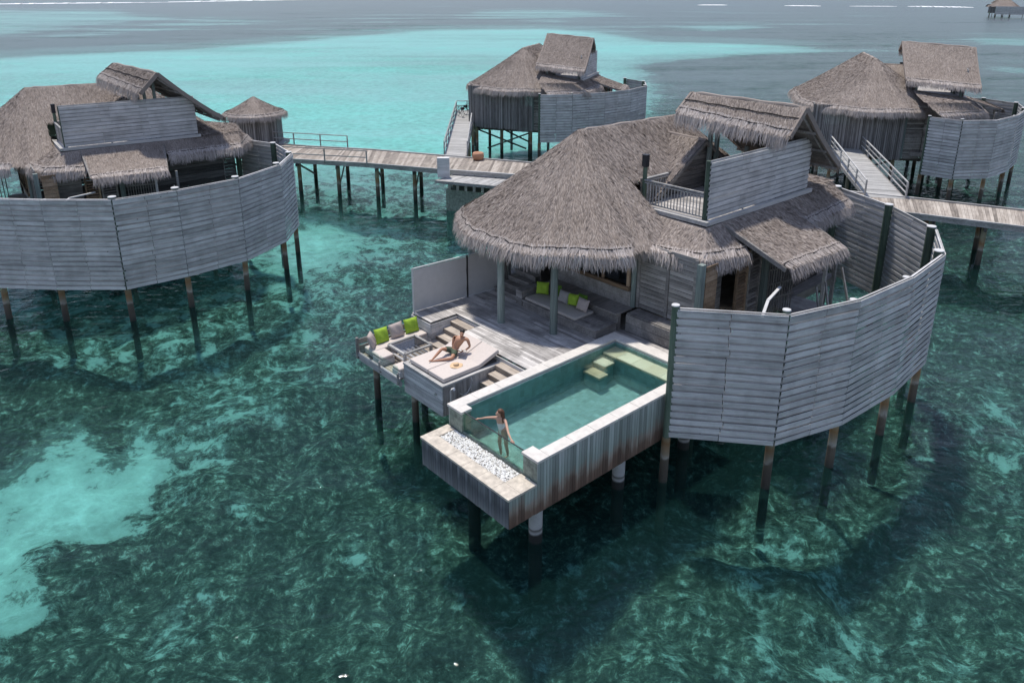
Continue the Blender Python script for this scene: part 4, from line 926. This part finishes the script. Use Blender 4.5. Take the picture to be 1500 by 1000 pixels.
Bp=[(-26,65.2),(-20.8,63.9),(-17.2,62.6),(-11.6,61.2),(-4.9,58.6),(1.4,56.2),(11.6,52.2),(19.6,48.6),(25.2,45.9),(30.2,43.2),(36,39.4),(42,35.2)]
for k in range(len(Fp)-1):
    s=MB(); quadplank(s,Fp[k],Fp[k+1],Bp[k],Bp[k+1],2.6,.17); d=np.array(Fp[k+1])-np.array(Fp[k]); 
    o=s.build('planking','jetty wood',None,None); o.parent=jt; me=o.data
    me.transform(Matrix.Translation((0,-54,0))); 
    # align object axes with the section so the grain follows the planks
    an=math.atan2(d[1],d[0]); me.transform(Matrix.Rotation(-an,4,'Z')); o.rotation_euler=(0,0,an)
    for P0,P1 in((Fp[k],Fp[k+1]),(Bp[k],Bp[k+1])): MB().bar((*P0,2.64),(*P1,2.64),.16,.10).bar((*P0,2.46),(*P1,2.46),.08,.27).build('edge_beam','rail wood',jt)
def lerp2(A,B,t): return np.array(A)*(1-t)+np.array(B)*t
pk=0
for k in range(len(Fp)-1):
    Ln=np.linalg.norm(np.array(Fp[k+1])-np.array(Fp[k])); n=max(1,int(round(Ln/3.2)))
    for i in range(n):
        t=(i+.3)/n; f=lerp2(Fp[k],Fp[k+1],t); b=lerp2(Bp[k],Bp[k+1],t); f2=lerp2(f,b,.10); b2=lerp2(f,b,.88)
        if 8<f[0]<14: continue
        MB().cyl((*f2,-2.05),(*f2,2.3),.16,.15,10).build('pile','pile wood',jt); MB().cyl((*b2,-2.05),(*b2,2.3),.16,.15,10).build('pile','pile wood',jt)
        s=MB(); s.bar((*lerp2(f,b,-.03),2.2),(*lerp2(f,b,1.03),2.2),.12,.22)
        if pk%2==0: s.bar((*lerp2(f,b,.12),.5),(*lerp2(f,b,.85),2.1),.07,.14)
        else: s.bar((*lerp2(f,b,.12),2.1),(*lerp2(f,b,.85),.5),.07,.14)
        s.build('cross_beam','dark wood',jt); pk+=1
def rail(parent,p,q,n,zp,zq,h=1.0,mat='rail wood',mid=(.5,)):
    p=np.array(p,float);q=np.array(q,float); s=MB(); s.bar((*p,zp+h),(*q,zq+h),.09,.06)
    for m_ in mid: s.bar((*p,zp+h*m_),(*q,zq+h*m_),.05,.07)
    o=s.build('handrail',mat,parent)
    for k in range(n+1):
        t=k/n; c=p*(1-t)+q*t; z=zp*(1-t)+zq*t; MB().bar((*c,z-.2),(*c,z+h+.0),.09,.09).build('rail_post',mat,o)
rail(jt,(-22,59.1),(-17.6,57.5),2,2.6,2.6); rail(jt,(-17.6,57.5),(-10.9,55.85),2,2.6,2.6); rail(jt,(-20.8,64.0),(-13.6,62.0),3,2.6,2.6)
def ramp_(label,F0,F1,B0,B1,z0,z1,rails):
    r=thing('entrance_ramp',label,'ramp','w',F0[0],F0[1],z0,'plank ramps from the jetty to the villas')
    s=MB(); quadplank(s,F0,F1,B0,B1,(z0,z1),.16); o=s.build('planking','rail wood',None,None)
    an=math.atan2(F1[1]-F0[1],F1[0]-F0[0])-math.pi/2; o.data.transform(Matrix.Translation((-F0[0],-F0[1],-z0))); o.data.transform(Matrix.Rotation(-an,4,'Z')); o.rotation_euler=(0,0,an); o.parent=r
    MB().bar((*F0,z0-.12),(*F1,z1-.12),.1,.24).build('edge_beam','board wood',r); MB().bar((*B0,z0-.12),(*B1,z1-.12),.1,.24).build('edge_beam','board wood',r)
    for a in rails: rail(r,*a,mid=(.3,.65))
    for t in(.3,.65,.95):
        for A,B in((F0,F1),(B0,B1)): c=lerp2(A,B,t); MB().cyl((*c,-2.05),(*c,z0+(z1-z0)*t-.2),.14,.13,8).build('pile','pile wood',r)
    return r
ramp_('narrow plank ramp with low rails climbing to the bicycles, upper middle',(-5.3,58.4),(-5.8,80.5),(-3.6,57.9),(-3.9,80.5),2.62,2.95,[((-5.4,59.6),(-5.85,80),7,2.62,2.95),((-3.55,59.5),(-3.85,72.5),5,2.62,2.85)])
rail(bpy.data.objects['entrance_ramp'],(-5.85,80.2),(-3.6,80.2),2,2.95,2.95)
ramp_('sloping plank ramp with tall handrails behind the terrace canopy, right',(22.4,46.3),(26.6,65.5),(24.6,45.8),(29.0,64.8),2.62,3.0,[((22.4,46.6),(26.6,64.5),6,2.62,3.0),((24.7,46.0),(28.2,61.0),4,2.62,2.95)])
# landing platform
lp=thing('landing_platform','low pale landing on a stained concrete block beside the jetty','platform','w',-3,52,0)
s=MB(); quadplank(s,(-5.3,51.9),(-1.2,50.4),(-4.0,54.0),(.3,53.4),2.3,.17); s.build('planking','rail wood',lp)
s=MB(); s.bar((-5.35,51.85,2.22),(-1.15,50.3,2.22),.12,.2); s.bar((-1.15,50.3,2.22),(.4,53.4,2.22),.12,.2); s.bar((-5.35,51.85,2.22),(-4.0,54.0,2.22),.12,.2); s.build('edge_beam','rail wood',lp)
s=MB(); s.prism([(-4.7,52.3),(-1.3,51.1),(-.2,53.2),(-3.8,54.2)],-2,1.55,.5); s.build('concrete_base','wet concrete',lp)
s=MB()
for t in np.linspace(.05,.95,6): c=lerp2((-4.6,52.35),(-1.3,51.15),t); s.bar((*c,1.55),(*c,2.12),.18,.18,r=.9)
s.build('bearers','rail wood',lp)
bx=MB().box(-5.3,-4.45,52.6,53.0,2.32,3.75).build('service_box','fence wood',None,('w',-4.9,52.8,2.3)); setp(bx,'upright grey boarded service cabinet on the landing next to the jetty','cabinet')
pt=MB(); t_=np.linspace(0,2*math.pi,21); pt.grid([[(-2.6+r*math.cos(x),57.3+r*math.sin(x),z) for x in t_] for r,z in((.01,2.61),(.36,2.61),(.46,2.9),(.42,3.15),(.36,3.2),(.30,3.12),(.01,3.0))],.5); o=pt.build('clay_pot','terracotta',None,('w',-2.6,57.3,2.6),smooth=True); setp(o,'squat terracotta pot on the jetty at the foot of the narrow ramp','pot')
# bicycles
def bicycle(label,x,y,z,ang):
    r=thing('bicycle',label,'bicycle','w',x,y,z,'bicycles parked at the top of the ramps'); FR[r.name]=('w',0,0,0)
    for cx in(-.52,.52):
        s=MB(); t=np.linspace(0,2*math.pi,25); s.tube([(cx+.33*math.cos(a),0,.34+.33*math.sin(a)) for a in t],.022,6); w=s.build('wheel','cover dark',r)
        s=MB(); [s.bar((cx,0,.34),(cx+.32*math.cos(a),0,.34+.32*math.sin(a)),.006,.006) for a in np.linspace(0,6.0,12)]; s.build('spokes','steel',w)
    s=MB(); s.tube([(-.52,0,.34),(-.12,0,.30),(.40,0,.62),(.36,0,.80)],.02,6); s.tube([(-.12,0,.30),(-.22,0,.82)],.02,6); s.tube([(-.52,0,.34),(-.19,0,.70),(.37,0,.74)],.018,6); s.tube([(.52,0,.34),(.40,0,.62),(.33,0,1.0)],.02,6); s.build('frame','dark metal',r)
    s=MB(); s.tube([(.15,-.30,1.04),(.30,-.22,1.06),(.33,0,1.0),(.30,.22,1.06),(.15,.30,1.04)],.016,6); s.build('handlebar','cover dark',r)
    s=MB(); s.prism([(-.36,-.09),(-.34,.09),(-.12,.03),(-.12,-.03)],.84,.90); s.build('saddle','cover dark',r)
    s=MB(); s.box(.40,.68,-.15,.15,.72,.96); s.build('basket','dark wood',r)
    s=MB(); s.cyl((-.12,-.06,.30),(-.12,.06,.30),.09,.09,12); s.bar((-.12,.08,.30),(-.02,.08,.16),.03,.02); s.bar((-.12,-.08,.30),(-.22,-.08,.44),.03,.02); s.build('crank','steel',r)
    r.rotation_euler=(.06,0,ang); return r
bicycle('left of two dark bicycles parked at the top of the narrow ramp',-5.2,76.6,2.92,math.radians(-60)); bicycle('right of two dark bicycles parked at the top of the narrow ramp',-4.4,78.0,2.93,math.radians(-125))
bicycle('dark bicycle standing at the top of the sloping railed ramp on the right',27.4,63.2,3.0,math.radians(-110)); bicycle('dark bicycle leaning at the railing under the eave of the villa at the upper right',26.2,66.5,3.0,math.radians(-30))
ld=thing('ramp_landing','plank landing where the sloping ramp meets the villa at the upper right','landing','w',27,67,2.9)
s=MB(); quadplank(s,(24.0,65.3),(24.0,72.0),(29.6,64.8),(30.0,72.0),2.98,.16); s.build('planking','rail wood',ld); rail(ld,(24,65.4),(24,71.8),4,2.98,2.98,mat='dark wood')
for c in((24.4,66),(24.4,71),(29,66)): MB().cyl((*c,-2.05),(*c,2.7),.15,.14,8).build('pile','pile wood',ld)
# small thatched hut on the jetty
hu=thing('thatched_hut','small round-cornered hut with a pale thatched cap behind the villa at the left','hut','w',-22,64.8,2.6)
s=MB(); cx,cy=-22.0,64.9; n=8; rad=2.15; ring=[(cx+rad*math.cos(2*math.pi*(k+.5)/n),cy+rad*math.sin(2*math.pi*(k+.5)/n)) for k in range(n)]
for k in range(n):
    p=np.array(ring[k]);q=np.array(ring[(k+1)%n]); m_=24; nn=np.array([(q-p)[1],-(q-p)[0]]); nn/=np.linalg.norm(nn)
    for i in range(m_): c=p+(q-p)*(i+.5)/m_; s.bar((*(c+nn*random.uniform(0,.03)),2.4),(*c,5.0),.068,.04,up=(*nn,0))
s.build('wall','stick wood',hu)
s=MB(); s.prism([(cx+1.25*(x-cx),cy+1.25*(y-cy)) for x,y in ring],2.35,2.6); s.build('floor','rail wood',hu)
P=np.array([[(cx+r*math.cos(a),cy+r*math.sin(a),6.45-.62*r+.03*r*r) for a in np.linspace(0,2*math.pi,41)] for r in np.linspace(.02,2.55,8)])
s=MB(); s.grid(P,.35); ro=s.build('roof','thatch',hu,smooth=True)
qs=[[P[i,j],P[i+1,j],P[i+1,j+1],P[i,j+1]] for i in range(7) for j in range(40)]; s=MB(); scatter(s,qs,130); s.build('thatch_layer','thatch',ro)
ea=P[-1]; dd=[np.array([math.cos(a)*.84,math.sin(a)*.84,-.54]) for a in np.linspace(0,2*math.pi,41)]
s=MB(); fringe(s,list(ea),dd,130,out=.22,drop=.38); s.build('fringe','thatch fringe',ro); s=MB(); seam(s,list(ea),dd); s.build('seam','seam cord',ro)
for k in range(0,8,2): MB().cyl((ring[k][0]*.97+cx*.03,ring[k][1]*.97+cy*.03,-2.05),(ring[k][0],ring[k][1],2.35),.14,.13,8).build('pile','pile wood',hu)

# ------------------------------------------------------------------ sea
s=MB(); R0=9000; s.poly([(-R0,-200,0),(R0,-200,0),(R0,R0*1.6,0),(-R0,R0*1.6,0)]); setp(s.build('sea_water','sea water',None),kind='structure')
SEA=[
 (.96,[(-19.9,23.1),(-18.8,23.7),(-18.2,25.2),(-16.8,26.0),(-15.4,25.3),(-14.4,25.9),(-14.0,26.8),(-11.9,25.4),(-12.2,24.1),(-13.1,23.1),(-14.1,22.0),(-14.8,21.1),(-14.9,19.8),(-14.3,18.6),(-13.7,17.3),(-13.8,16.4),(-15.0,16.1)]),
 (0.50,[(-14.1,27.4),(-13.7,29.9),(-12.2,30.8),(-10.5,32.8),(-8.6,31.8),(-10.4,29.0),(-9.3,27.4),(-11.0,25.9),(-10.5,23.7),(-12.3,23.7)]),
 (0.45,[(-54.2,73.6),(-37.3,73.6),(-21.3,72.1),(-5.8,70.1),(9.7,70.1),(6.2,42.6),(-5.2,41.5),(-7.6,36.7),(-7.2,30.8),(-8.7,27.4),(-12.2,28.5),(-17.1,30.8),(-24.2,32.1)]),
 (0.95,[(-16.2,52.6),(-15.4,54.3),(-13.1,54.7),(-11.2,53.1),(-11.3,50.6),(-12.5,48.6),(-13.5,46.8),(-14.2,45.5),(-16.8,47.5)]),
 (1.12,[(-180.5,177.8),(-135.5,205.5),(-119.3,226.6),(-95.8,243.2),(-77.7,269.4),(-62.3,311.1),(-33.9,354.8),(16.0,367.6),(37.5,331.5),(50.8,276.8),(68.3,269.4),(91.7,255.7),(89.5,231.9),(68.1,221.6),(46.5,203.4),(31.5,187.9),(26.1,139.6),(17.5,102.2),(7.9,78.4),(-3.5,76.7),(-7.6,74.8),(-14.2,73.6),(-21.3,72.1),(-31.7,76.7),(-54.3,92.1),(-84.3,80.1)]),
 (0.8,[(89.5,396.3),(128.8,412.4),(118.2,367.6),(87.9,348.6)]),
 (0.75,[(176.3,297.3),(205.5,276.8),(185.5,249.3),(158.3,262.4)]),
 (0.8,[(114.8,191.6),(128.9,171.5),(117.0,155.2),(104.6,171.5)]),
 (0.75,[(-685.8,691.1),(-479.2,740.8),(-340.5,668.6),(-213.8,504.2),(-209.9,396.3),(-203.3,311.1),(-278.0,276.8)]),
 (0.62,[(-30.8,715.1),(70.3,740.8),(74.5,575.0),(27.2,448.8),(-29.8,492.0)]),
 (0.5,[(-270.7,269.4),(-181.3,276.8),(-164.9,321.0),(-142.5,381.4),(-134.2,469.4),(-211.9,544.4),(-188.8,381.4),(-186.4,284.7),(-278.0,276.8)]),
 (0.31,[(6.3,25.7),(9.7,24.1),(12.3,23.7),(15.9,26.4),(23.4,30.8),(18.7,21.4),(13.5,13.9),(2.5,13.9),(0.2,15.9),(-2.8,16.6),(-1.1,19.2),(1.1,20.1),(3.5,21.4)]),
 (0.26,[(-4.8,23.7),(-3.6,26.4),(-0.2,21.4),(-1.0,18.3),(-3.9,18.3),(-6.4,20.1)]),
 (0.55,[(-10.4,17.4),(-9.7,17.7),(-9.2,17.3),(-9.3,16.4),(-9.6,16.3)]),
 (0.55,[(-9.3,15.9),(-8.8,16.3),(-8.5,16.1),(-8.8,15.6)]),
 (0.55,[(-10.3,21.3),(-9.7,21.6),(-9.2,21.1),(-9.6,20.6)]),
 (0.5,[(-8.4,20.1),(-7.5,20.3),(-7.0,19.6),(-7.7,19.2)]),
 (0.45,[(-6.3,20.7),(-4.8,21.1),(-4.1,19.8),(-5.3,19.2)]),
]
def sgrid(n,lim,sc):
    u=np.linspace(-1,1,n); k=np.arcsinh(lim/sc); return sc*np.sinh(u*k)
xs=sgrid(801,9000,15); vs=np.linspace(0,1,640); ys=8+30*(np.sinh(vs*np.arcsinh(14000/30)))
ys=np.concatenate([[-200,-20,-5],np.arange(0,8,.5),ys])
X,Y=np.meshgrid(xs,ys,indexing='ij'); 
def pdist(X,Y,poly):
    d=np.full(X.shape,1e9); ins=np.zeros(X.shape,bool); n=len(poly)
    for i in range(n):
        x0,y0=poly[i];x1,y1=poly[(i+1)%n]; dx,dy=x1-x0,y1-y0; t=np.clip(((X-x0)*dx+(Y-y0)*dy)/(dx*dx+dy*dy+1e-9),0,1)
        d=np.minimum(d,np.hypot(X-x0-t*dx,Y-y0-t*dy))
        c=((y0>Y)!=(y1>Y))&(X<(x1-x0)*(Y-y0)/(y1-y0+1e-12)+x0); ins^=c
    return np.where(ins,-d,d)
base=np.full(X.shape,.12)
wx=X+.6*np.sin(Y*.7+X*.3)+.4*np.sin(Y*1.7); wy=Y+.5*np.sin(X*.8)+.4*np.sin(X*1.9+Y*.5)
for v,poly in SEA:
    far=max(1.,np.mean([p[1] for p in poly])/26); sft=(1.1 if poly[0][0]==-19.9 else .6)*far**1.05
    d=pdist(wx,wy,poly); m_=1/(1+np.exp(np.clip(d/(sft*.6),-30,30))); base=base*(1-m_)+v*m_
base=np.where(Y>700+40*np.sin(X*.01),.0,base)
def vnoise(X,Y,sc,seed):
    g=np.random.default_rng(seed).random((128,128)); x=X*sc;y=Y*sc; xi=np.floor(x).astype(int);yi=np.floor(y).astype(int); fx=x-xi;fy=y-yi; fx=fx*fx*(3-2*fx);fy=fy*fy*(3-2*fy)
    a=g[xi%128,yi%128];b=g[(xi+1)%128,yi%128];c=g[xi%128,(yi+1)%128];d=g[(xi+1)%128,(yi+1)%128]
    return (a*(1-fx)+b*fx)*(1-fy)+(c*(1-fx)+d*fx)*fy-.5
far_=np.clip((Y-75)/120,0,1); base=base+far_*(vnoise(X,Y*3.2,.012,5)*.75+vnoise(X,Y*4,.04,6)*.45)*(.6+.4*(base<.6))
rel=(vnoise(X,Y,.28,1)*1.0+vnoise(X,Y,.8,2)*.7+vnoise(X,Y,1.6,3)*.45)*np.clip((110-Y)/50,0,1)*np.clip(1.15-base,.12,1)
s=MB(); s.grid(np.stack([X,Y,-2.25+rel*1.1],-1)); sb=s.build('seabed','sea bed coral and sand',None,smooth=True)
at=sb.data.attributes.new('sand','FLOAT','POINT'); at.data.foreach_set('value',base.astype('f').ravel()); setp(sb,kind='structure')
# surf on the far reef
s=MB()
for x0,y0,x1,y1,w in((195,833,226,833,5),(274,797,304,780,5),(381,763,418,718,6),(330,775,372,766,2),(-592,880,-460,1010,7),(-460,1010,-316,1380,9)):
    n=26
    for k in range(n):
        t0,t1=k/n,(k+1)/n; ww=w*(.35+.65*abs(math.sin(k*1.3+x0)))*min(1,4*min(t0+.05,1-t0)); a=(x0+(x1-x0)*t0,y0+(y1-y0)*t0);b=(x0+(x1-x0)*t1,y0+(y1-y0)*t1)
        V=[(a[0],a[1]-ww,.05),(b[0],b[1]-ww,.05),(b[0],b[1],.2+ww*.10),(a[0],a[1],.2+ww*.10),(b[0],b[1]+ww,.05),(a[0],a[1]+ww,.05)]
        s.add(V,[(0,1,2,3),(3,2,4,5)],.5)
setp(s.build('surf','foam',None),kind='stuff')

# ------------------------------------------------------------------ light, sky, camera
EL,AZ=math.radians(72),math.radians(24)
sun=bpy.data.lights.new('sun','SUN'); sun.energy=3.5; sun.angle=math.radians(3.5); sun.color=(1,.955,.89); so=bpy.data.objects.new('sun',sun); COL.objects.link(so)
sd=Vector((-math.sin(AZ)*math.cos(EL),math.cos(AZ)*math.cos(EL),math.sin(EL))); so.rotation_euler=sd.to_track_quat('Z','Y').to_euler(); so.location=(0,0,60)
wd=bpy.data.worlds.new('World'); SC.world=wd; wd.use_nodes=True; nt=wd.node_tree; bg=nt.nodes['Background']
sk=nt.nodes.new('ShaderNodeTexSky'); sk.sky_type='NISHITA'; sk.sun_disc=False; sk.sun_elevation=EL; sk.sun_rotation=-AZ; sk.dust_density=.15; sk.ozone_density=1.6
tc=nt.nodes.new('ShaderNodeTexCoord'); mp=nt.nodes.new('ShaderNodeMapping'); mp.inputs['Scale'].default_value=(1.2,1.2,2.6); L(nt,tc.outputs['Generated'],mp.inputs[0])
cn=N(nt,'ShaderNodeTexNoise',Scale=1.5,Detail=7,Roughness=.55); L(nt,mp.outputs[0],cn.inputs['Vector'])
cf=ramp(nt,cn.outputs[0],[(.42,(0,0,0)),(.62,(1,1,1))])
sp_=nt.nodes.new('ShaderNodeSeparateXYZ'); L(nt,tc.outputs['Generated'],sp_.inputs[0])
bank=ramp(nt,sp_.outputs[2],[(.0,(1,1,1)),(.12,(.8,.8,.8)),(.34,(0,0,0))])
L(nt,mixc(nt,1.,mixc(nt,mth(nt,'MULTIPLY',bank.outputs[0],.92),mixc(nt,mth(nt,'MULTIPLY',cf.outputs[0],.45),sk.outputs[0],(4.5,4.7,4.9)),(2.3,2.75,3.15)),(1.0,.97,1.04),'MULTIPLY'),bg.inputs[0]); bg.inputs[1].default_value=.145
cam=bpy.data.cameras.new('camera'); co=bpy.data.objects.new('camera',cam); COL.objects.link(co); SC.camera=co
cam.sensor_width=36; cam.lens=1110/1500*36; cam.shift_y=-.1; cam.clip_end=20000; cam.clip_start=.5
co.location=(0,0,15); co.rotation_euler=(math.radians(90)-math.atan2(364,1110),0,0)
SC.view_settings.view_transform='Standard'; SC.view_settings.look='None'; SC.view_settings.exposure=.32; SC.view_settings.gamma=1
SC.cycles.max_bounces=8; SC.cycles.transparent_max_bounces=12
hat.location.z+=.03; man.location.z+=.03; bk.location.z+=.05
